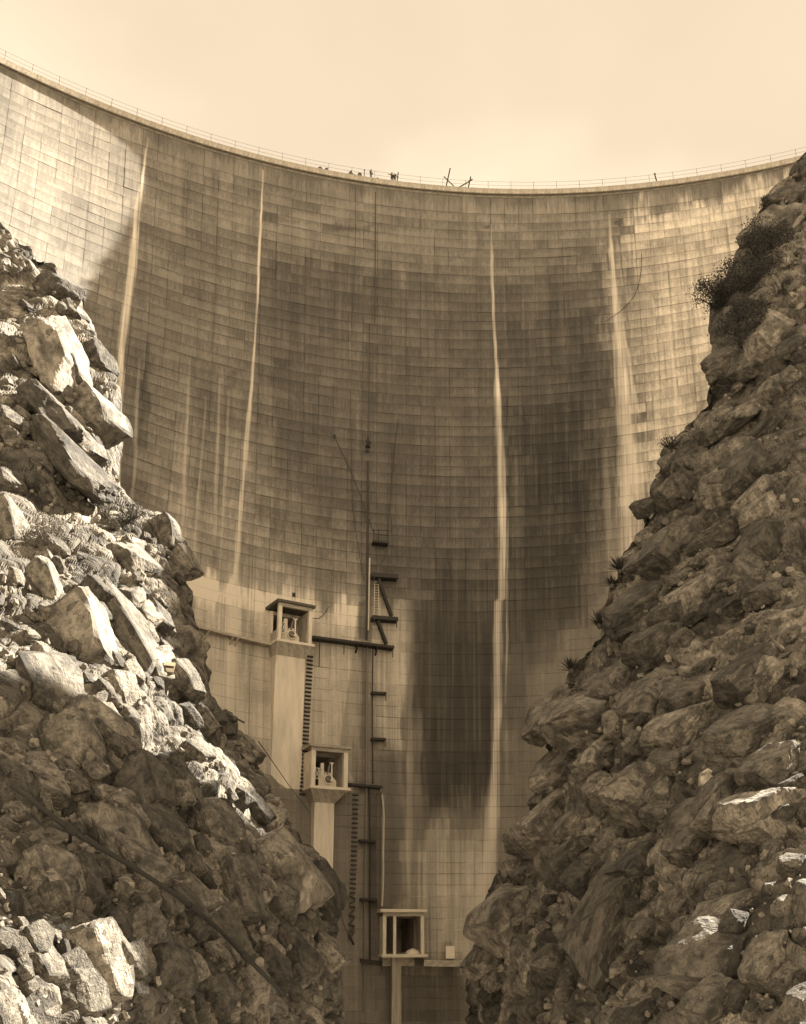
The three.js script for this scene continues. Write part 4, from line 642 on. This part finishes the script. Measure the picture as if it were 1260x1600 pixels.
// ------------------------------------------------------------------ people
function figure(pose, cloth, hat) {
  const J = pose, bones = [['hip', 'chest', 0.15, 0.17], ['chest', 'neck', 0.16, 0.07], ['neck', 'head', 0.06, 0.06], ['shL', 'shR', 0.08, 0.08], ['shL', 'elL', 0.06, 0.048], ['elL', 'haL', 0.046, 0.036], ['shR', 'elR', 0.06, 0.048], ['elR', 'haR', 0.046, 0.036], ['hiL', 'knL', 0.095, 0.065], ['knL', 'anL', 0.062, 0.045], ['hiR', 'knR', 0.095, 0.065], ['knR', 'anR', 0.062, 0.045], ['anL', 'toL', 0.045, 0.038], ['anR', 'toR', 0.045, 0.038], ['hiL', 'hiR', 0.1, 0.1]];
  for (const s of ['L', 'R']) { const h = J['ha' + s], e = J['el' + s], dir = h.clone().sub(e).normalize(); for (let f = 0; f < 5; f++) { const b = h.clone().add(V((f - 2) * 0.012, 0, (f % 2) * 0.01)); J['f' + s + f] = b.clone().addScaledVector(dir, f === 0 ? 0.06 : 0.09).add(V(f === 0 ? 0.03 : 0, 0, 0.015)); J['b' + s + f] = b; bones.push(['b' + s + f, 'f' + s + f, 0.016, 0.012]); } }
  const n = 64, mc = new MarchingCubes(n, new THREE.MeshStandardMaterial(), false, false, 60000), half = 1.05; mc.isolation = 0;
  const p = V(0, 0, 0), ab = V(0, 0, 0), ap = V(0, 0, 0);
  const dist = (q) => { let d = 9; for (const [a, b, r0, r1] of bones) { ab.copy(J[b]).sub(J[a]); ap.copy(q).sub(J[a]); const t = clamp(ap.dot(ab) / ab.lengthSq(), 0, 1), e = ap.addScaledVector(ab, -t).length() - lerp(r0, r1, t), h = clamp(0.5 + 0.5 * (e - d) / 0.05, 0, 1); d = lerp(e, d, h) - 0.05 * h * (1 - h); } const H = J.head; ap.copy(q).sub(H); let e = Math.hypot(ap.x / 0.078, ap.y / 0.115, ap.z / 0.095); e = (e - 1) * 0.085; const no = Math.hypot(ap.x, ap.y + 0.01, ap.z - 0.1) - 0.018; d = Math.min(d, e, no); if (hat) { const b = Math.max(Math.abs(ap.y - 0.06) - 0.012, Math.hypot(ap.x, ap.z) - 0.15), c = Math.max(Math.abs(ap.y - 0.11) - 0.05, Math.hypot(ap.x, ap.z) - 0.09); d = Math.min(d, b, c); } return d; };
  for (let z = 0; z < n; z++) for (let y = 0; y < n; y++) for (let x = 0; x < n; x++) { p.set((x / (n / 2) - 1) * half, (y / (n / 2) - 1) * half + 0.9, (z / (n / 2) - 1) * half); mc.field[x + y * n + z * n * n] = -dist(p); }
  mc.update(); const c = mc.count, pos = new Float32Array(c * 3), nor = new Float32Array(c * 3), col = new Float32Array(c * 3);
  for (let i = 0; i < c; i++) {
    const x = mc.positionArray[i * 3] * half, y = mc.positionArray[i * 3 + 1] * half + 0.9, z = mc.positionArray[i * 3 + 2] * half; pos[i * 3] = x; pos[i * 3 + 1] = y; pos[i * 3 + 2] = z; for (let e = 0; e < 3; e++) nor[i * 3 + e] = mc.normalArray[i * 3 + e];
    const H = J.head, hd = Math.hypot(x - H.x, y - H.y, z - H.z), hand = Math.min(p.set(x, y, z).distanceTo(J.haL), p.distanceTo(J.haR)); let L = y > J.hip.y + 0.02 ? cloth[0] : cloth[1]; if (hd < 0.16 && y > H.y - 0.12) L = y > H.y + 0.045 || z < H.z - 0.03 ? (hat ? cloth[2] : 0.03) : 0.25; if (hd < 0.13 && z > H.z + 0.06 && Math.abs(y - H.y - 0.012) < 0.012 && Math.abs(Math.abs(x - H.x) - 0.03) < 0.014) L = 0.02; if (hand < 0.09) L = 0.25; if (Math.min(p.distanceTo(J.anL), p.distanceTo(J.anR), p.distanceTo(J.toL), p.distanceTo(J.toR)) < 0.09) L = 0.02;
    const t = tone(L); col.set(t, i * 3);
  }
  const g = new THREE.BufferGeometry(); g.setAttribute('position', new THREE.BufferAttribute(pos, 3)); g.setAttribute('normal', new THREE.BufferAttribute(nor, 3)); g.setAttribute('color', new THREE.BufferAttribute(col, 3)); return g;
}
const stand = (o = {}) => ({ hip: V(0, 0.95, 0), chest: V(0, 1.28, 0.01), neck: V(0, 1.5, 0.01), head: V(0, 1.65, 0.03), shL: V(-0.19, 1.42, 0), shR: V(0.19, 1.42, 0), elL: V(-0.27, 1.15, -0.02), haL: V(-0.26, 0.92, 0.08), elR: V(0.27, 1.15, -0.02), haR: V(0.26, 0.92, 0.08), hiL: V(-0.09, 0.9, 0), hiR: V(0.09, 0.9, 0), knL: V(-0.11, 0.49, 0.03), knR: V(0.11, 0.49, 0.03), anL: V(-0.12, 0.08, 0), anR: V(0.12, 0.08, 0), toL: V(-0.14, 0.045, 0.15), toR: V(0.14, 0.045, 0.15), ...o });
M.person = new THREE.MeshStandardMaterial({ vertexColors: true, roughness: 0.95 });
function crest(px, o = 0.45) { let a = -0.75, b = 0.5; for (let i = 0; i < 40; i++) { const m = (a + b) / 2, r = RC - o, x = proj(V(XC + r * Math.sin(m), 115, -124.26 + RC - r * Math.cos(m)))[0]; if (x < px) a = m; else b = m; } const r = RC - o; return { p: V(XC + r * Math.sin(a), 115.012, -124.26 + RC - r * Math.cos(a)), turn: -a }; }
function person(px, geo, label, turn) { const c = crest(px, 0.25), m = part('person', geo, M.person); m.position.copy(c.p); m.rotation.y = c.turn + turn; m.scale.setScalar(1.06); return tag(m, label, 'person', 'people on the crest'); }
person(580, figure(stand({ haR: V(0.12, 1.12, 0.25), elR: V(0.3, 1.18, 0.05), haL: V(-0.1, 1.12, 0.24) }), [0.03, 0.04, 0.03], true), 'person in dark clothes and hat standing alone on the crest', 0.6);
person(612.5, figure(stand({ elL: V(-0.42, 1.3, 0.05), haL: V(-0.62, 1.38, 0.1) }), [0.04, 0.03, 0.04], true), 'person in dark clothes on the crest with one arm held out', 0.1);
person(617, figure(stand({ haR: V(0.05, 1.2, 0.26) }), [0.03, 0.04, 0.03], false), 'person in dark clothes on the crest beside a short timber post', -0.5);
{ // worker on a rope: seated in a sling, feet against the face
  const a = anchor(575, 706, 0.5), m = part('person', figure(stand({ knL: V(-0.14, 0.82, 0.38), knR: V(0.14, 0.80, 0.36), anL: V(-0.13, 0.42, 0.34), anR: V(0.13, 0.38, 0.30), toL: V(-0.14, 0.36, 0.46), toR: V(0.14, 0.32, 0.42), elR: V(0.22, 1.5, 0.22), haR: V(0.02, 1.75, 0.16), elL: V(-0.3, 1.2, 0.12), haL: V(-0.1, 1.32, 0.3) }), [0.025, 0.025, 0.03], true), M.person);
  m.position.copy(a.p).addScaledVector(a.n, 0.55); m.rotation.y = a.turn + Math.PI; m.scale.setScalar(1.1); tag(m, 'worker in dark clothes hanging on a rope in the middle of the face', 'person');
  const s = base('sling_seat', 'board seat of the worker hanging on the rope', 'seat', a.p.clone().addScaledVector(a.n, 0.55), a.turn); part('board', B(-0.3, 0.3, 0.74, 0.80, -0.3, 0.2), M.tarWood, s); for (const x of [-0.28, 0.28]) part('sling_rope', bar(V(x, 0.78, -0.05), V(0, 2.5, -0.1), 0.03), M.rope, s); part('tool_bag', ext([[-0.16, 0], [0.16, 0], [0.2, 0.5], [-0.2, 0.5]], 0.22).translate(0, 0.1, -0.35), M.tarWood, s); }

// ------------------------------------------------------------------ the crest
{ const g = base('guard_railing', 'thin pipe railing along the crest of the dam', 'railing'), P = (t, y, o = 0.35) => { const r = RC - o; return V(XC + r * Math.sin(t), y, -124.26 + RC - r * Math.cos(t)); }, up = [0, 1].map(() => []);
  for (let i = 0, t = -0.76; t < 0.46; i++, t += 0.0285) { const b = P(t, 115); part('post', bar(b, P(t + 0.0005 * (h3(i, 1, 1) - 0.5), 116.75), 0.032, 6), M.railIron, g); up[0].push(P(t, 115.95)); up[1].push(P(t, 116.68)); }
  up.forEach((p) => part('rail', tube(p, 0.018, 160, 5), M.railIron, g)); }
function crestThing(name, label, cat, px, bars, m, group) { const c = crest(px, 0.3), g = base(name, label, cat, c.p, c.turn, group), k = 150 / F; for (const [n, x0, y0, x1, y1, w] of bars) part(n, plank(V(x0 * k, y0 * k / 0.72, 0), V(x1 * k, y1 * k / 0.72, 0.05 * (h3(x0 * 7, y0, 3) - 0.5)), w, w), m, g); return g; }
crestThing('timber_trestle', 'leaning timber poles with crossed braces standing on the crest', 'trestle', 714, [['pole', -17.5, 0, -10, 28, 0.2], ['pole', 18, 0, 23, 18, 0.2], ['brace', -20.5, 16, -1, 0, 0.12], ['brace', 0.5, 0, 25, 14, 0.14], ['peg', 20, 12, 26, 15, 0.1]], M.tarWood);
crestThing('timber_post', 'short leaning timber post alone on the crest near the bushes', 'post', 1026, [['post', 1, 0, -1.5, 14, 0.16], ['cleat', -2.4, 13, 0.4, 13.4, 0.12]], M.tarWood, 'timber posts on the crest'); crestThing('timber_post', 'short timber post on the crest beside the people', 'post', 621, [['post', -0.5, 0, 1.5, 15, 0.15], ['cleat', -1, 8, 2, 8.6, 0.12]], M.tarWood, 'timber posts on the crest'); crestThing('timber_post', 'slim timber post on the crest beside the lone person', 'post', 569.5, [['post', 0, 0, 0, 12, 0.1], ['cleat', -1, 11.6, 1, 11.6, 0.1]], M.tarWood, 'timber posts on the crest');
for (const [px, w, l] of [[504, 0.9, 'low heap of stones on the crest, well away from the people'], [554, 1.1, 'heap of rubble on the crest near the lone person'], [591, 0.5, 'small heap of stones on the crest by the seam']]) { const c = crest(px, 0.25), g = base('rubble_heap', l, 'rubble', c.p, c.turn, 'heaps on the crest'), R = rng(px); for (let i = 0; i < 9; i++) { const m = part('stone', ROCKS[i], rockMats[i % 4], g); m.position.set((R() - 0.5) * 1.6 * w, 0.12 + 0.45 * R() * w, (R() - 0.5) * 0.4); m.scale.setScalar(0.3 * w * (0.6 + 0.7 * R())); m.rotation.set(R() * 3, R() * 3, R() * 3); } }

// ------------------------------------------------------------------ on the sunlit rock wall
{ const k0 = rockDepth(110, 1300), q = [[20, 1228], [60, 1258], [110, 1296], [205, 1353], [300, 1417], [340, 1450], [385, 1495], [445, 1555]].map(([x, y]) => [x, y, Math.min(rockDepth(x, y) ?? 45, rockDepth(x, y + 14) ?? 45, rockDepth(x, y - 14) ?? 45)]);
  const lo = q.map((e, i) => { let d = e[2]; for (let j = 0; j < q.length; j++) d = Math.min(d, q[j][2] + 1.1 * Math.abs(i - j) * 4); return d - 1.7; });
  const pts = q.map((e, i) => at(e[0], e[1], lo[i])), g = base('black_pipe', 'long black pipe slanting down across the sunlit rocks', 'pipe', pts[0]); const rn = part('run', tube(pts.map((p) => p.clone().sub(pts[0])), 0.07, 90, 10), M.pipe, g);
  for (const i of [2, 4, 6]) { const p = pts[i].clone().sub(pts[0]), d = pts[i + 1].clone().sub(pts[i - 1]).normalize(); part('coupling', bar(p.clone().addScaledVector(d, -0.16), p.clone().addScaledVector(d, 0.16), 0.115, 12), M.pipe, rn); part('prop', bar(p, p.clone().add(at(q[i][0], q[i][1] + 30, q[i][2] + 1.2).sub(pts[i])), 0.05), M.iron, g); } }
{ const d = rockDepth(264, 1046) - 0.5, k = d / F, g = base('timber_box', 'small pale timber box on a dark post among the sunlit rocks', 'box', at(264, 1052, d), 0.25); part('box', B(-8 * k, 8 * k, 0, 6 * k, -0.4, 0.3), M.palewood, g); part('lid', B(-9 * k, 9 * k, 10 * k, 15 * k, -0.45, 0.35), M.whitePaint, g); part('inner', B(-7 * k, 7 * k, 6.02 * k, 9.98 * k, -0.3, 0.2), M.tarWood, g); part('post', plank(V(0, -0.01, 0), V(-5 * k, -50 * k, 0.2), 0.2, 0.2), M.tarWood, g); }
{ const d = rockDepth(366, 1126) - 0.5, a = at(355, 1115, d), g = base('iron_bar', 'dark iron bar with a clamp lying over the edge of sunlit rocks', 'bar', a); const b = at(382, 1129, d - 0.3).sub(a); part('bar', bar(V(0, 0, 0), b, 0.06), M.iron, g); part('clamp', new THREE.IcosahedronGeometry(0.2, 1).translate(b.x * 0.45, b.y * 0.45 - 0.1, b.z * 0.45), M.iron, g); part('leg', bar(b.clone().multiplyScalar(0.6), b.clone().multiplyScalar(0.6).add(V(0, -2.4, -0.3)), 0.03), M.iron, g); }
function wire(label, a, b) { const p = at(...a), q = at(...b), m = p.clone().lerp(q, 0.5); m.y -= 0.12; tag(part('guy_wire', tube([p, m, q], 0.028, 20, 5), M.rope), label, 'wire', 'guy wires from the sunlit rocks'); }
wire('thin wire from the sunlit rocks to the step irons', [404, 1158, rockDepth(398, 1166) ?? 55], [482, 1266, pixToFace(482, 1266).depth - 0.2]); wire('thin wire from the lower sunlit rocks to the foot of the face', [520, 1392, rockDepth(512, 1396) ?? 48], [546, 1466, pixToFace(546, 1466).depth - 0.2]);
renderer.render(scene, camera);
